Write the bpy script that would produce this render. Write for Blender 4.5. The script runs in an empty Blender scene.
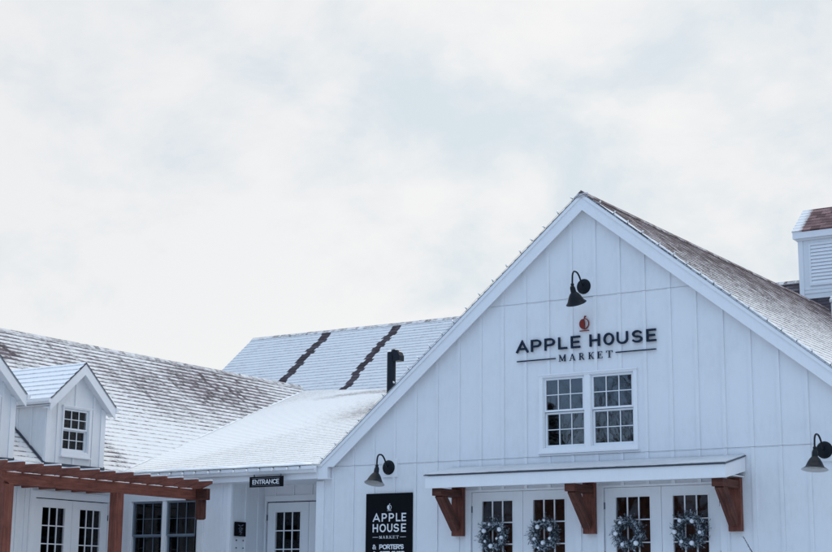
import bpy, math, random
from mathutils import Vector, Matrix
random.seed(7)
sc = bpy.context.scene
COL = sc.collection
PI = math.pi
Z0 = 1.6            # eye height; every z below is written relative to the eye line and lifted by Z0
GB = -0.44          # building base level
CX = -0.09          # centre line of the barn gable

# ------------------------------------------------------------------ materials
def new_mat(name):
    m = bpy.data.materials.new(name); m.use_nodes = True
    nt = m.node_tree; b = nt.nodes['Principled BSDF']
    return m, nt, b
def nd(nt, t, **k):
    n = nt.nodes.new(t)
    for a, v in k.items(): setattr(n, a, v)
    return n
def lk(nt, a, b): nt.links.new(a, b)
def ramp(nt, src, stops, interp='LINEAR'):
    r = nd(nt, 'ShaderNodeValToRGB'); r.color_ramp.interpolation = interp
    e = r.color_ramp.elements
    while len(e) < len(stops): e.new(0.5)
    for i, (p, c) in enumerate(stops):
        e[i].position = p; e[i].color = (*c, 1) if len(c) == 3 else c
    lk(nt, src, r.inputs[0]); return r.outputs[0]
def math_n(nt, op, a, b=None, c=None, clamp=False):
    n = nd(nt, 'ShaderNodeMath', operation=op); n.use_clamp = clamp
    for i, v in enumerate((a, b, c)):
        if v is None: continue
        if isinstance(v, (int, float)): n.inputs[i].default_value = v
        else: lk(nt, v, n.inputs[i])
    return n.outputs[0]
def noise(nt, vec, scale, detail=4, rough=0.55, dist=0.0):
    n = nd(nt, 'ShaderNodeTexNoise'); n.inputs['Scale'].default_value = scale
    n.inputs['Detail'].default_value = detail; n.inputs['Roughness'].default_value = rough
    n.inputs['Distortion'].default_value = dist
    if vec is not None: lk(nt, vec, n.inputs['Vector'])
    return n.outputs['Fac']
def vscale(nt, vec, s):
    n = nd(nt, 'ShaderNodeMapping'); n.inputs['Scale'].default_value = s; lk(nt, vec, n.inputs[0]); return n.outputs[0]
def mixc(nt, f, a, b):
    n = nd(nt, 'ShaderNodeMix', data_type='RGBA')
    if isinstance(f, (int, float)): n.inputs[0].default_value = f
    else: lk(nt, f, n.inputs[0])
    for i, v in ((6, a), (7, b)):
        if isinstance(v, tuple): n.inputs[i].default_value = (*v, 1)
        else: lk(nt, v, n.inputs[i])
    return n.outputs[2]
def bump(nt, b, h, strength=0.3, dist=0.01):
    n = nd(nt, 'ShaderNodeBump'); n.inputs['Strength'].default_value = strength; n.inputs['Distance'].default_value = dist
    lk(nt, h, n.inputs['Height']); lk(nt, n.outputs[0], b.inputs['Normal'])

def paint(name, c, rough=0.55, dirt=0.08, grain=(5, 5, 1.6), spec=0.35):
    m, nt, b = new_mat(name)
    tc = nd(nt, 'ShaderNodeTexCoord').outputs['Object']
    n1 = noise(nt, tc, 0.9, 5, 0.6); n2 = noise(nt, vscale(nt, tc, grain), 3, 5, 0.65)
    f = math_n(nt, 'ADD', math_n(nt, 'MULTIPLY', n1, 0.6), math_n(nt, 'MULTIPLY', n2, 0.4))
    col = ramp(nt, f, [(0.3, tuple(x * (1 - dirt * 1.6) for x in c)), (0.5, tuple(x * (1 - dirt * .4) for x in c)), (0.68, c)])
    lk(nt, col, b.inputs['Base Color']); b.inputs['Roughness'].default_value = rough
    b.inputs['Specular IOR Level'].default_value = spec
    bump(nt, b, n2, 0.25, 0.002)
    return m
WHITE = paint('white_paint', (0.77, 0.79, 0.82), dirt=0.075)
TRIM = paint('white_trim', (0.80, 0.82, 0.85), 0.45, 0.05)
VINYL = paint('white_sash', (0.76, 0.79, 0.83), 0.35, 0.03)
BLUESASH = paint('slate_sash', (0.16, 0.21, 0.27), 0.4, 0.1)
BLACK = paint('black_enamel', (0.006, 0.009, 0.014), 0.38, 0.3, spec=0.22)
NAVY = paint('navy_letters', (0.006, 0.017, 0.042), 0.5, 0.1, spec=0.2)
RED = paint('brick_red', (0.21, 0.030, 0.022), 0.5, 0.15, spec=0.2)
SIGNB = paint('black_board', (0.005, 0.006, 0.009), 0.8, 0.2, spec=0.1)
SIGNW = paint('sign_white', (0.72, 0.74, 0.78), 0.5, 0.04)
SIGNG = paint('sign_grey', (0.22, 0.24, 0.28), 0.5, 0.04)
SHADEIN = paint('lamp_inner_white', (0.45, 0.45, 0.45), 0.4, 0.05)
FLASH = paint('dark_flashing', (0.05, 0.06, 0.085), 0.5, 0.2)
PIPE = paint('black_stove_pipe', (0.010, 0.016, 0.026), 0.45, 0.3, spec=0.2)
HINGE = paint('dark_hinge', (0.10, 0.12, 0.15), 0.4, 0.1)
INNER = paint('dim_interior', (0.42, 0.19, 0.13), 0.8, 0.6, (3, 3, 3), spec=0.1)

def wood(name, c0, c1, rough=0.7):
    m, nt, b = new_mat(name)
    tc = nd(nt, 'ShaderNodeTexCoord').outputs['Object']
    uv = nd(nt, 'ShaderNodeUVMap').outputs[0]
    g = noise(nt, vscale(nt, uv, (1.0, 12, 1)), 2.2, 6, 0.75, 0.6)
    l = noise(nt, tc, 2.6, 4, 0.6)
    f = math_n(nt, 'ADD', math_n(nt, 'MULTIPLY', g, 0.62), math_n(nt, 'MULTIPLY', l, 0.38))
    col = ramp(nt, f, [(0.33, c0), (0.62, c1)])
    k = nd(nt, 'ShaderNodeTexVoronoi'); k.inputs['Scale'].default_value = 3.1; lk(nt, tc, k.inputs['Vector'])
    kn = ramp(nt, k.outputs['Distance'], [(0.03, (0.25, 0.22, 0.2)), (0.085, (1, 1, 1))])
    mul = nd(nt, 'ShaderNodeMix', data_type='RGBA', blend_type='MULTIPLY'); mul.inputs[0].default_value = 0.75
    lk(nt, col, mul.inputs[6]); lk(nt, kn, mul.inputs[7])
    lk(nt, mul.outputs[2], b.inputs['Base Color']); b.inputs['Roughness'].default_value = rough; b.inputs['Specular IOR Level'].default_value = 0.15
    bump(nt, b, g, 0.5, 0.004)
    return m
WOOD = wood('red_brown_timber', (0.070, 0.024, 0.020), (0.235, 0.088, 0.064))
RAKEMETAL = paint('grey_drip_metal', (0.26, 0.30, 0.36), 0.5, 0.1)
WOOD_SHADED = wood('shaded_timber', (0.018, 0.009, 0.009), (0.15, 0.058, 0.043))  # darker copy of the timber, with shade put into its colour

def snow_mat():
    m, nt, b = new_mat('snow')
    tc = nd(nt, 'ShaderNodeTexCoord').outputs['Object']
    n = noise(nt, tc, 18, 6, 0.6)
    lk(nt, ramp(nt, n, [(0.3, (0.80, 0.82, 0.84)), (0.6, (0.88, 0.89, 0.90))]), b.inputs['Base Color'])
    b.inputs['Roughness'].default_value = 0.75
    bump(nt, b, n, 0.6, 0.01)
    return m
SNOW = snow_mat()

def glass_mat(name, refl, tint, ior=1.5):
    m, nt, b = new_mat(name)
    nt.nodes.remove(b)
    out = nt.nodes['Material Output']
    gl = nd(nt, 'ShaderNodeBsdfGlossy'); gl.inputs['Roughness'].default_value = 0.015; gl.inputs['Color'].default_value = (*refl, 1)
    tr = nd(nt, 'ShaderNodeBsdfTransparent'); tr.inputs[0].default_value = (*tint, 1)
    ge = nd(nt, 'ShaderNodeNewGeometry'); dp = nd(nt, 'ShaderNodeVectorMath', operation='DOT_PRODUCT'); lk(nt, ge.outputs['Incoming'], dp.inputs[0]); lk(nt, ge.outputs['Normal'], dp.inputs[1])
    f0 = ior; fr5 = math_n(nt, 'POWER', math_n(nt, 'SUBTRACT', 1.0, math_n(nt, 'ABSOLUTE', dp.outputs['Value']), clamp=True), 5.0)
    fres = math_n(nt, 'ADD', f0, math_n(nt, 'MULTIPLY', fr5, 1 - f0))
    tc = nd(nt, 'ShaderNodeTexCoord').outputs['Object']
    bp = nd(nt, 'ShaderNodeBump'); bp.inputs['Strength'].default_value = 0.025; bp.inputs['Distance'].default_value = 0.02
    lk(nt, noise(nt, tc, 3.5, 2), bp.inputs['Height']); lk(nt, bp.outputs[0], gl.inputs['Normal'])
    mx = nd(nt, 'ShaderNodeMixShader'); lk(nt, fres, mx.inputs[0]); lk(nt, tr.outputs[0], mx.inputs[1]); lk(nt, gl.outputs[0], mx.inputs[2])
    lk(nt, mx.outputs[0], out.inputs['Surface'])
    return m
GLASS_HI = glass_mat('coated_glass', (0.95, 0.98, 1.0), (0.35, 0.37, 0.4), 0.165)
GLASS = glass_mat('door_glass', (0.85, 0.88, 0.92), (0.80, 0.80, 0.81), 0.022)

def shingle_mat(name, cover=0.6, vgrad=0.0, lf=0.5, lip=0.35, streaks=(), smear=0.0, dark=(0.072, 0.052, 0.062), tint=(0.81, 0.815, 0.82), ridge=0.0, vlen=5.0, spots=(), spk=0.8, tabv=0.3, tg=0.0, finew=0.35, tabw=0.21):
    """Asphalt shingles under thin snow. UV: u metres along the eave, v metres up the slope.
    cover = how much snow lies; vgrad = how much less towards the ridge; lip = bare lower edge of each course."""
    m, nt, b = new_mat(name)
    uv = nd(nt, 'ShaderNodeUVMap').outputs[0]
    sp = nd(nt, 'ShaderNodeSeparateXYZ'); lk(nt, uv, sp.inputs[0]); U, V = sp.outputs[0], sp.outputs[1]
    cv = math_n(nt, 'DIVIDE', V, COURSE)
    t = math_n(nt, 'FRACT', cv)                      # 0 at the butt edge, 1 under the next course
    row = math_n(nt, 'FLOOR', cv)
    # every tab has its own tone
    off = math_n(nt, 'MULTIPLY', math_n(nt, 'FRACT', math_n(nt, 'MULTIPLY', row, 0.37)), 0.9)
    tab = math_n(nt, 'FLOOR', math_n(nt, 'DIVIDE', math_n(nt, 'ADD', U, off), tabw))
    cmb = nd(nt, 'ShaderNodeCombineXYZ'); lk(nt, tab, cmb.inputs[0]); lk(nt, row, cmb.inputs[1])
    wn = nd(nt, 'ShaderNodeTexWhiteNoise', noise_dimensions='2D'); lk(nt, cmb.outputs[0], wn.inputs['Vector'])
    hf = noise(nt, vscale(nt, uv, (5.0, 9.0, 1)), 2.2, 5, 0.7)
    fine = noise(nt, vscale(nt, uv, (20, 46, 1)), 2.0, 3, 0.6)
    low = noise(nt, uv, 0.42, 4, 0.62, 0.3)
    mid = noise(nt, vscale(nt, uv, (1.0, 1.6, 1)), 1.5, 4, 0.6, 0.2)
    s = math_n(nt, 'ADD', cover, math_n(nt, 'MULTIPLY', math_n(nt, 'SUBTRACT', low, 0.5), lf * 2))
    s = math_n(nt, 'ADD', s, math_n(nt, 'MULTIPLY', math_n(nt, 'SUBTRACT', mid, 0.5), lf * 0.9))
    vn = math_n(nt, 'DIVIDE', V, vlen)
    s = math_n(nt, 'SUBTRACT', s, math_n(nt, 'MULTIPLY', math_n(nt, 'POWER', math_n(nt, 'MAXIMUM', vn, 0.0), 1.6), vgrad))
    if smear:                                        # wind drifts lie across the slope in diagonal ridges
        d = math_n(nt, 'ADD', math_n(nt, 'MULTIPLY', U, 1.0), math_n(nt, 'MULTIPLY', V, 0.22))
        c2 = nd(nt, 'ShaderNodeCombineXYZ'); lk(nt, math_n(nt, 'MULTIPLY', d, 1.7), c2.inputs[0]); lk(nt, math_n(nt, 'MULTIPLY', V, 0.35), c2.inputs[1])
        sm = noise(nt, c2.outputs[0], 1.3, 4, 0.65)
        s = math_n(nt, 'ADD', s, math_n(nt, 'MULTIPLY', math_n(nt, 'SUBTRACT', sm, 0.5), smear))
    s = math_n(nt, 'ADD', s, math_n(nt, 'MULTIPLY', math_n(nt, 'SUBTRACT', hf, 0.5), spk))
    s = math_n(nt, 'ADD', s, math_n(nt, 'MULTIPLY', math_n(nt, 'SUBTRACT', fine, 0.5), finew))
    s = math_n(nt, 'ADD', s, math_n(nt, 'MULTIPLY', math_n(nt, 'SUBTRACT', wn.outputs['Value'], 0.5), tabv))
    if tg: s = math_n(nt, 'ADD', s, math_n(nt, 'MULTIPLY', math_n(nt, 'SUBTRACT', t, 0.5), math_n(nt, 'MULTIPLY', math_n(nt, 'ADD', math_n(nt, 'MULTIPLY', wn.outputs['Value'], 1.5), 0.2), tg)))
    # bare lip at the butt edge of the course, snow caught just under the next one
    lw_ = math_n(nt, 'ADD', 1.5, math_n(nt, 'MULTIPLY', math_n(nt, 'ADD', wn.outputs['Value'], hf), 1.7))
    gate = math_n(nt, 'MULTIPLY', math_n(nt, 'SUBTRACT', math_n(nt, 'ADD', math_n(nt, 'MULTIPLY', wn.outputs['Value'], 0.55), math_n(nt, 'MULTIPLY', mid, 0.9)), 0.42), 2.2, clamp=True)
    lp = math_n(nt, 'MULTIPLY', math_n(nt, 'SUBTRACT', 1.0, math_n(nt, 'MULTIPLY', t, lw_), clamp=True), math_n(nt, 'ADD', 0.30, math_n(nt, 'MULTIPLY', gate, 1.0)))
    s = math_n(nt, 'SUBTRACT', s, math_n(nt, 'MULTIPLY', lp, lip))
    for (u0, w, k) in streaks:                       # bare strips running down the slope
        row_j = nd(nt, 'ShaderNodeTexWhiteNoise', noise_dimensions='1D'); lk(nt, math_n(nt, 'ADD', row, u0 * 3), row_j.inputs['W'])
        c3 = nd(nt, 'ShaderNodeCombineXYZ'); lk(nt, V, c3.inputs[1])
        wob = noise(nt, c3.outputs[0], 1.1, 4, 0.7)
        uu = math_n(nt, 'ADD', U, math_n(nt, 'ADD', math_n(nt, 'MULTIPLY', math_n(nt, 'SUBTRACT', row_j.outputs['Value'], 0.5), 0.10), math_n(nt, 'MULTIPLY', math_n(nt, 'SUBTRACT', wob, 0.5), 0.28)))
        dd = math_n(nt, 'ABSOLUTE', math_n(nt, 'SUBTRACT', uu, u0))
        wv = math_n(nt, 'MULTIPLY', math_n(nt, 'ADD', math_n(nt, 'MULTIPLY', vn, 0.45), 0.75), w)
        q = math_n(nt, 'MULTIPLY', math_n(nt, 'SUBTRACT', 1.0, math_n(nt, 'DIVIDE', dd, wv)), 3.2, clamp=True)
        s = math_n(nt, 'SUBTRACT', s, math_n(nt, 'MULTIPLY', q, k))
    for (u0, v0, ru, rv, k) in spots:                # bare or snowy patches of the roof
        a = math_n(nt, 'DIVIDE', math_n(nt, 'SUBTRACT', U, u0), ru); c = math_n(nt, 'DIVIDE', math_n(nt, 'SUBTRACT', V, v0), rv)
        r2 = math_n(nt, 'ADD', math_n(nt, 'MULTIPLY', a, a), math_n(nt, 'MULTIPLY', c, c))
        q = math_n(nt, 'SUBTRACT', 1.0, r2, clamp=True)
        s = math_n(nt, 'SUBTRACT', s, math_n(nt, 'MULTIPLY', q, k))
    if ridge:
        q = math_n(nt, 'MULTIPLY', math_n(nt, 'SUBTRACT', V, vlen - ridge), 9.0, clamp=True)
        s = math_n(nt, 'SUBTRACT', s, math_n(nt, 'MULTIPLY', q, 0.75))
    mask = ramp(nt, s, [(0.28, (0, 0, 0)), (0.50, (0.62,) * 3), (0.80, (1, 1, 1))])
    tone = ramp(nt, wn.outputs['Value'], [(0.0, tuple(x * 0.62 for x in dark)), (0.5, dark), (1.0, tuple(min(1, x * 1.5) for x in dark))])
    grit = ramp(nt, fine, [(0.3, (0.7, 0.7, 0.7)), (0.7, (1.2, 1.2, 1.2))])
    mg = nd(nt, 'ShaderNodeMix', data_type='RGBA', blend_type='MULTIPLY'); mg.inputs[0].default_value = 1; lk(nt, tone, mg.inputs[6]); lk(nt, grit, mg.inputs[7])
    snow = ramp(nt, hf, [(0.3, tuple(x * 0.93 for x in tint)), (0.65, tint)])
    lk(nt, mixc(nt, mask, mg.outputs[2], snow), b.inputs['Base Color'])
    b.inputs['Roughness'].default_value = 0.85; b.inputs['Specular IOR Level'].default_value = 0.2
    h = math_n(nt, 'ADD', math_n(nt, 'MULTIPLY', mask, 1.0), math_n(nt, 'MULTIPLY', hf, 0.5))
    bump(nt, b, h, 0.55, 0.012)
    return m
COURSE = 0.145

# ------------------------------------------------------------------ mesh building
class MB:
    def __init__(s): s.v = []; s.f = []; s.uv = []; s.mi = []; s.m = Matrix.Identity(4)
    def face(s, pts, uvs=None, mi=0):
        n = len(s.v); s.v += [tuple(s.m @ Vector(p)) for p in pts]
        s.f.append(tuple(range(n, n + len(pts)))); s.mi.append(mi)
        if uvs is None:
            a, b_, c_ = Vector(pts[0]), Vector(pts[1]), Vector(pts[2])
            e1 = (b_ - a); e2 = (Vector(pts[-1]) - a)
            if e1.length < e2.length: e1, e2 = e2, e1
            l = e1.normalized() if e1.length > 1e-9 else Vector((1, 0, 0))
            w = e2 - l * e2.dot(l); w = w.normalized() if w.length > 1e-9 else Vector((0, 0, 1))
            o = (a.x * 3.1 + a.y * 1.7 + a.z * 2.3)
            uvs = [((Vector(p) - a).dot(l) + o, (Vector(p) - a).dot(w) + o) for p in pts]
        s.uv += uvs
        return s
    def box(s, x0, x1, y0, y1, z0, z1, mi=0):
        if x0 > x1: x0, x1 = x1, x0
        if y0 > y1: y0, y1 = y1, y0
        if z0 > z1: z0, z1 = z1, z0
        p = [(x0, y0, z0), (x1, y0, z0), (x1, y1, z0), (x0, y1, z0), (x0, y0, z1), (x1, y0, z1), (x1, y1, z1), (x0, y1, z1)]
        for q in ((0, 3, 2, 1), (4, 5, 6, 7), (0, 1, 5, 4), (1, 2, 6, 5), (2, 3, 7, 6), (3, 0, 4, 7)): s.face([p[i] for i in q], mi=mi)
        return s
    def prism(s, poly, axis, a, b, mi=0):
        """poly: 2D points; axis 'x': (y,z), 'y': (x,z), 'z': (x,y); extruded from a to b."""
        def P(p, t): return {'x': (t, p[0], p[1]), 'y': (p[0], t, p[1]), 'z': (p[0], p[1], t)}[axis]
        A = [P(p, a) for p in poly]; B = [P(p, b) for p in poly]
        s.face(A[::-1] if axis != 'y' else A, mi=mi); s.face(B if axis != 'y' else B[::-1], mi=mi)
        n = len(poly)
        for i in range(n):
            j = (i + 1) % n
            q = [A[i], A[j], B[j], B[i]]
            s.face(q if axis != 'y' else q[::-1], mi=mi)
        return s
    def beam(s, p0, p1, w, h, up=(0, 0, 1), mi=0):
        p0, p1 = Vector(p0), Vector(p1); d = (p1 - p0).normalized(); u = Vector(up); r = d.cross(u).normalized(); u = r.cross(d)
        c = [(-w / 2, -h / 2), (w / 2, -h / 2), (w / 2, h / 2), (-w / 2, h / 2)]
        A = [p0 + r * a + u * b for a, b in c]; B = [p1 + r * a + u * b for a, b in c]
        s.face([tuple(p) for p in A], mi=mi); s.face([tuple(p) for p in B[::-1]], mi=mi)
        for i in range(4):
            j = (i + 1) % 4; s.face([tuple(A[i]), tuple(B[i]), tuple(B[j]), tuple(A[j])], mi=mi)
        return s
    def tube(s, pts, rad, n=10, mi=0, caps=True):
        pts = [Vector(p) for p in pts]
        if not isinstance(rad, (list, tuple)): rad = [rad] * len(pts)
        rings = []; prev = None
        for i, p in enumerate(pts):
            d = (pts[min(i + 1, len(pts) - 1)] - pts[max(i - 1, 0)]).normalized()
            if prev is None:
                a = Vector((0, 0, 1)) if abs(d.z) < 0.9 else Vector((1, 0, 0)); u = d.cross(a).normalized()
            else: u = (prev - d * prev.dot(d)).normalized()
            prev = u; w = d.cross(u)
            rings.append([p + (u * math.cos(2 * PI * k / n) + w * math.sin(2 * PI * k / n)) * rad[i] for k in range(n)])
        b = len(s.v)
        for r in rings: s.v += [tuple(s.m @ q) for q in r]
        for i in range(len(rings) - 1):
            for k in range(n):
                k2 = (k + 1) % n; s.f.append((b + i * n + k, b + i * n + k2, b + (i + 1) * n + k2, b + (i + 1) * n + k)); s.mi.append(mi); s.uv += [(k / n, i), (k2 / n, i), (k2 / n, i + 1), (k / n, i + 1)]
        if caps:
            s.f.append(tuple(b + k for k in range(n))[::-1]); s.mi.append(mi); s.uv += [(0, 0)] * n
            e = b + (len(rings) - 1) * n; s.f.append(tuple(e + k for k in range(n))); s.mi.append(mi); s.uv += [(0, 0)] * n
        return s
    def ball(s, c, r, n=10, mi=0, sc_=(1, 1, 1)):
        c = Vector(c); b = len(s.v); m = n // 2 + 1
        for i in range(m + 1):
            th = PI * i / m
            for k in range(n):
                ph = 2 * PI * k / n
                s.v.append(tuple(s.m @ (c + Vector((r * sc_[0] * math.sin(th) * math.cos(ph), r * sc_[1] * math.sin(th) * math.sin(ph), r * sc_[2] * math.cos(th))))))
        for i in range(m):
            for k in range(n):
                k2 = (k + 1) % n; s.f.append((b + i * n + k, b + (i + 1) * n + k, b + (i + 1) * n + k2, b + i * n + k2)); s.mi.append(mi); s.uv += [(0, 0)] * 4
        return s
    def build(s, name, mats, parent=None, smooth=False, bevel=0, loc=None, rotz=0, label=None):
        me = bpy.data.meshes.new(name); vs = s.v
        if loc is None: loc = (0, 0, 0)
        me.from_pydata(vs, [], s.f)
        me.uv_layers.new(name='UVMap')
        for i, u in enumerate(s.uv): me.uv_layers[0].data[i].uv = u
        for m_ in (mats if isinstance(mats, (list, tuple)) else [mats]): me.materials.append(m_)
        for p, k in zip(me.polygons, s.mi): p.material_index = k; p.use_smooth = smooth
        me.validate(); me.update()
        o = bpy.data.objects.new(name, me); COL.objects.link(o)
        o.location = loc; o.rotation_euler = (0, 0, rotz)
        if parent: o.parent = parent
        if bevel:
            w = o.modifiers.new('soft_edges', 'BEVEL'); w.width = bevel; w.segments = 2; w.limit_method = 'ANGLE'; w.angle_limit = 0.7
        if smooth:
            me.set_sharp_from_angle(angle=0.6)
        if label: o['label'] = label
        return o
def thing(name, label, cat, loc=(0, 0, 0), rotz=0, group=None):
    o = bpy.data.objects.new(name, None); COL.objects.link(o); o.location = loc; o.rotation_euler = (0, 0, rotz)
    o.empty_display_size = 0.2
    o['label'] = label; o['category'] = cat
    if group: o['group'] = group
    return o
def tag(o, label, cat, group=None, kind=None):
    o['label'] = label; o['category'] = cat
    if group: o['group'] = group
    if kind: o['kind'] = kind
    return o
def frame(mb, x0, x1, z0, z1, w, y0, y1, wb=None, wt=None):
    wb = w if wb is None else wb; wt = w if wt is None else wt
    mb.box(x0, x0 + w, y0, y1, z0, z1); mb.box(x1 - w, x1, y0, y1, z0, z1)
    mb.box(x0 + w, x1 - w, y0, y1, z0, z0 + wb); mb.box(x0 + w, x1 - w, y0, y1, z1 - wt, z1)
def clip(poly, planes):
    """convex clip of (a,b) polygons by half planes (na,nb,d): na*a+nb*b<=d"""
    for na, nb, d in planes:
        out = []
        for i in range(len(poly)):
            p, q = poly[i], poly[(i + 1) % len(poly)]
            fp, fq = na * p[0] + nb * p[1] - d, na * q[0] + nb * q[1] - d
            if fp <= 0: out.append(p)
            if (fp < 0 < fq) or (fq < 0 < fp):
                t = fp / (fp - fq); out.append((p[0] + (q[0] - p[0]) * t, p[1] + (q[1] - p[1]) * t))
        poly = out
        if len(poly) < 3: return []
    return poly
def convex_planes(poly):
    n = len(poly); ar = sum(poly[i][0] * poly[(i + 1) % n][1] - poly[(i + 1) % n][0] * poly[i][1] for i in range(n)); sg = 1 if ar > 0 else -1
    out = []
    for i in range(n):
        p, q = poly[i], poly[(i + 1) % n]; dx, dy = q[0] - p[0], q[1] - p[1]
        na, nb = dy * sg, -dx * sg; out.append((na, nb, na * p[0] + nb * p[1]))
    return out

def siding(name, outline, openings, parent, loc, rotz=0, battens=(), seams=(), mat=WHITE, thick=0.03):
    """board-and-batten sheet in local x (along), z (up), facing -y. outline convex, openings (x0,x1,z0,z1)."""
    mb = MB(); pl = convex_planes(outline)
    xs = sorted({p[0] for p in outline} | {v for o in openings for v in o[:2]})
    zs = sorted({p[1] for p in outline} | {v for o in openings for v in o[2:]} | set(seams))
    def hole(cx, cz): return any(o[0] < cx < o[1] and o[2] < cz < o[3] for o in openings)
    for i in range(len(xs) - 1):
        for j in range(len(zs) - 1):
            if hole((xs[i] + xs[i + 1]) / 2, (zs[j] + zs[j + 1]) / 2): continue
            z0 = zs[j] + (0.007 if zs[j] in seams else 0)
            c = clip([(xs[i], z0), (xs[i + 1], z0), (xs[i + 1], zs[j + 1]), (xs[i], zs[j + 1])], pl)
            if len(c) >= 3:
                mb.face([(a, 0, b) for a, b in c]); mb.face([(a, thick, b) for a, b in c][::-1])
    xa, xb = min(p[0] for p in outline), max(p[0] for p in outline)
    for sz in seams:                                  # metal Z-flashing in the joint between sheets
        if not hole((xa + xb) / 2, sz):
            c = clip([(xa, sz - 0.004), (xb, sz - 0.004), (xb, sz + 0.009), (xa, sz + 0.009)], pl)
            if len(c) >= 3:
                a0, a1 = min(p[0] for p in c), max(p[0] for p in c)
                mb.box(a0, a1, -0.0045, 0.012, sz - 0.006, sz + 0.0005); mb.box(a0, a1, 0.010, 0.014, sz, sz + 0.008)
    for bx in battens:
        c = clip([(bx - 0.027, -50), (bx + 0.027, -50), (bx + 0.027, 50), (bx - 0.027, 50)], pl)
        if len(c) < 3: continue
        z0 = min(p[1] for p in c); zt = max(p[1] for p in c)
        cuts = [z0] + [s_ for s_ in seams if z0 < s_ < zt] + [zt]
        segs = [(cuts[k] + (0.006 if k else 0), cuts[k + 1]) for k in range(len(cuts) - 1)]
        for a, b in segs:
            parts = [(a, b)]
            for o in openings:
                if o[0] - 0.02 < bx < o[1] + 0.02:
                    nw = []
                    for p0, p1 in parts:
                        if o[3] <= p0 or o[2] >= p1: nw.append((p0, p1)); continue
                        if o[2] > p0: nw.append((p0, o[2]))
                        if o[3] < p1: nw.append((o[3], p1))
                    parts = nw
            for p0, p1 in parts:
                cc = clip([(bx - 0.027, p0), (bx + 0.027, p0), (bx + 0.027, p1), (bx - 0.027, p1)], pl)
                if len(cc) >= 3: mb.prism(cc, 'y', -0.019 - random.random() * 0.001, 0.002)
    return mb.build(name, mat, parent, loc=loc, rotz=rotz)

def roof_slope(name, origin, udir, vdir, poly, mat, parent, under=0.035, step=0.007, flip=False):
    """shingle courses as real steps. poly in (u,v) metres, convex."""
    O, U, V = Vector(origin), Vector(udir).normalized(), Vector(vdir).normalized(); N = U.cross(V).normalized()
    if N.z < 0: N = -N; fl = True
    else: fl = False
    mb = MB(); pl = convex_planes(poly); vmin, vmax = min(p[1] for p in poly), max(p[1] for p in poly)
    umin, umax = min(p[0] for p in poly), max(p[0] for p in poly)
    def P(u, v, h): return tuple(O + U * u + V * v + N * h)
    def F(pts, uvs):
        if fl: pts, uvs = pts[::-1], uvs[::-1]
        mb.face(pts, uvs)
    k = math.floor(vmin / COURSE)
    while k * COURSE < vmax:
        a, b = max(k * COURSE, vmin), min((k + 1) * COURSE, vmax)
        c = clip([(umin, a), (umax, a), (umax, b), (umin, b)], pl)
        if len(c) >= 3:
            h = lambda v: step * (1 - (v - k * COURSE) / COURSE)
            F([P(u, v, h(v)) for u, v in c], [(u, v + 1e-4) for u, v in c])
            lo = [p for p in c if abs(p[1] - a) < 1e-6]
            if len(lo) >= 2:
                u0, u1 = min(p[0] for p in lo), max(p[0] for p in lo)
                F([P(u0, a, -0.002), P(u1, a, -0.002), P(u1, a, h(a)), P(u0, a, h(a))], [(u0, a + 2e-4), (u1, a + 2e-4), (u1, a + 3e-4), (u0, a + 3e-4)])
        k += 1
    n = len(poly)
    bot = [P(u, v, -under) for u, v in poly]; F(bot[::-1], list(poly)[::-1])
    for i in range(n):
        j = (i + 1) % n; (u0, v0), (u1, v1) = poly[i], poly[j]
        F([P(u0, v0, -under), P(u1, v1, -under), P(u1, v1, 0.002), P(u0, v0, 0.002)], [(u0, v0), (u1, v1), (u1, v1), (u0, v0)])
    return mb.build(name, mat, parent)

def dh_window(parent, loc, rotz, units, z0, z1, glass_top, rail_hi, rail_lo, glass_bot, casing=(0.07, 0.07, 0.07), mat=VINYL, gmat=GLASS, mull=0.012, sill=True, cmat=TRIM, name='window'):
    """double hung window(s); units: [(gx0, gx1)] glass spans in local x; casing = (left, right, top) widths outside the glass frame."""
    gl, gr = units[0][0], units[-1][1]
    x0, x1 = gl - casing[0], gr + casing[1]
    mb = MB(); fw = 0.03
    mb.box(x0, gl - 0.045, -0.034, 0.03, z0, z1); mb.box(gr + 0.045, x1, -0.034, 0.03, z0, z1)
    mb.box(gl - 0.045, gr + 0.045, -0.034, 0.03, glass_top + 0.045, z1)
    mb.box(gl - 0.045, gr + 0.045, -0.034, 0.03, z0, glass_bot - 0.055)
    mb.box(x0 - 0.012, x1 + 0.012, -0.045, 0.0, z1, z1 + 0.022)
    if sill: mb.box(x0 - 0.015, x1 + 0.015, -0.062, 0.0, z0 - 0.028, z0)
    for i in range(len(units) - 1):
        mb.box(units[i][1] + 0.045, units[i + 1][0] - 0.045, -0.030, 0.03, glass_bot - 0.055, glass_top + 0.045)
    for a, b in units:                              # jamb stops inside the opening
        frame(mb, a - 0.045, b + 0.045, glass_bot - 0.055, glass_top + 0.045, 0.014, -0.012, 0.09)
    w = mb.build(name, cmat, parent, loc=loc, rotz=rotz, bevel=0.003)
    for a, b in units:
        for up in (True, False):
            zt, zb = (glass_top, rail_hi) if up else (rail_lo, glass_bot)
            y0, y1 = (0.0, 0.03) if up else (0.034, 0.064)
            sb = MB(); sw = 0.028
            frame(sb, a - sw, b + sw, zb - (0.03 if up else 0.05), zt + sw, sw, y0, y1, wb=(0.03 if up else 0.05))
            for q in (1, 2):
                xx = a + (b - a) * q / 3; sb.box(xx - mull / 2, xx + mull / 2, y0 + 0.004, y0 + 0.022, zb, zt)
            zz = (zt + zb) / 2; sb.box(a, b, y0 + 0.0045, y0 + 0.0215, zz - mull / 2, zz + mull / 2)
            sb.build('sash', mat, w)
            MB().box(a - 0.004, b + 0.004, y0 + 0.024, y0 + 0.027, zb - 0.004, zt + 0.004).build('pane', gmat, w)
    return w

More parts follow.
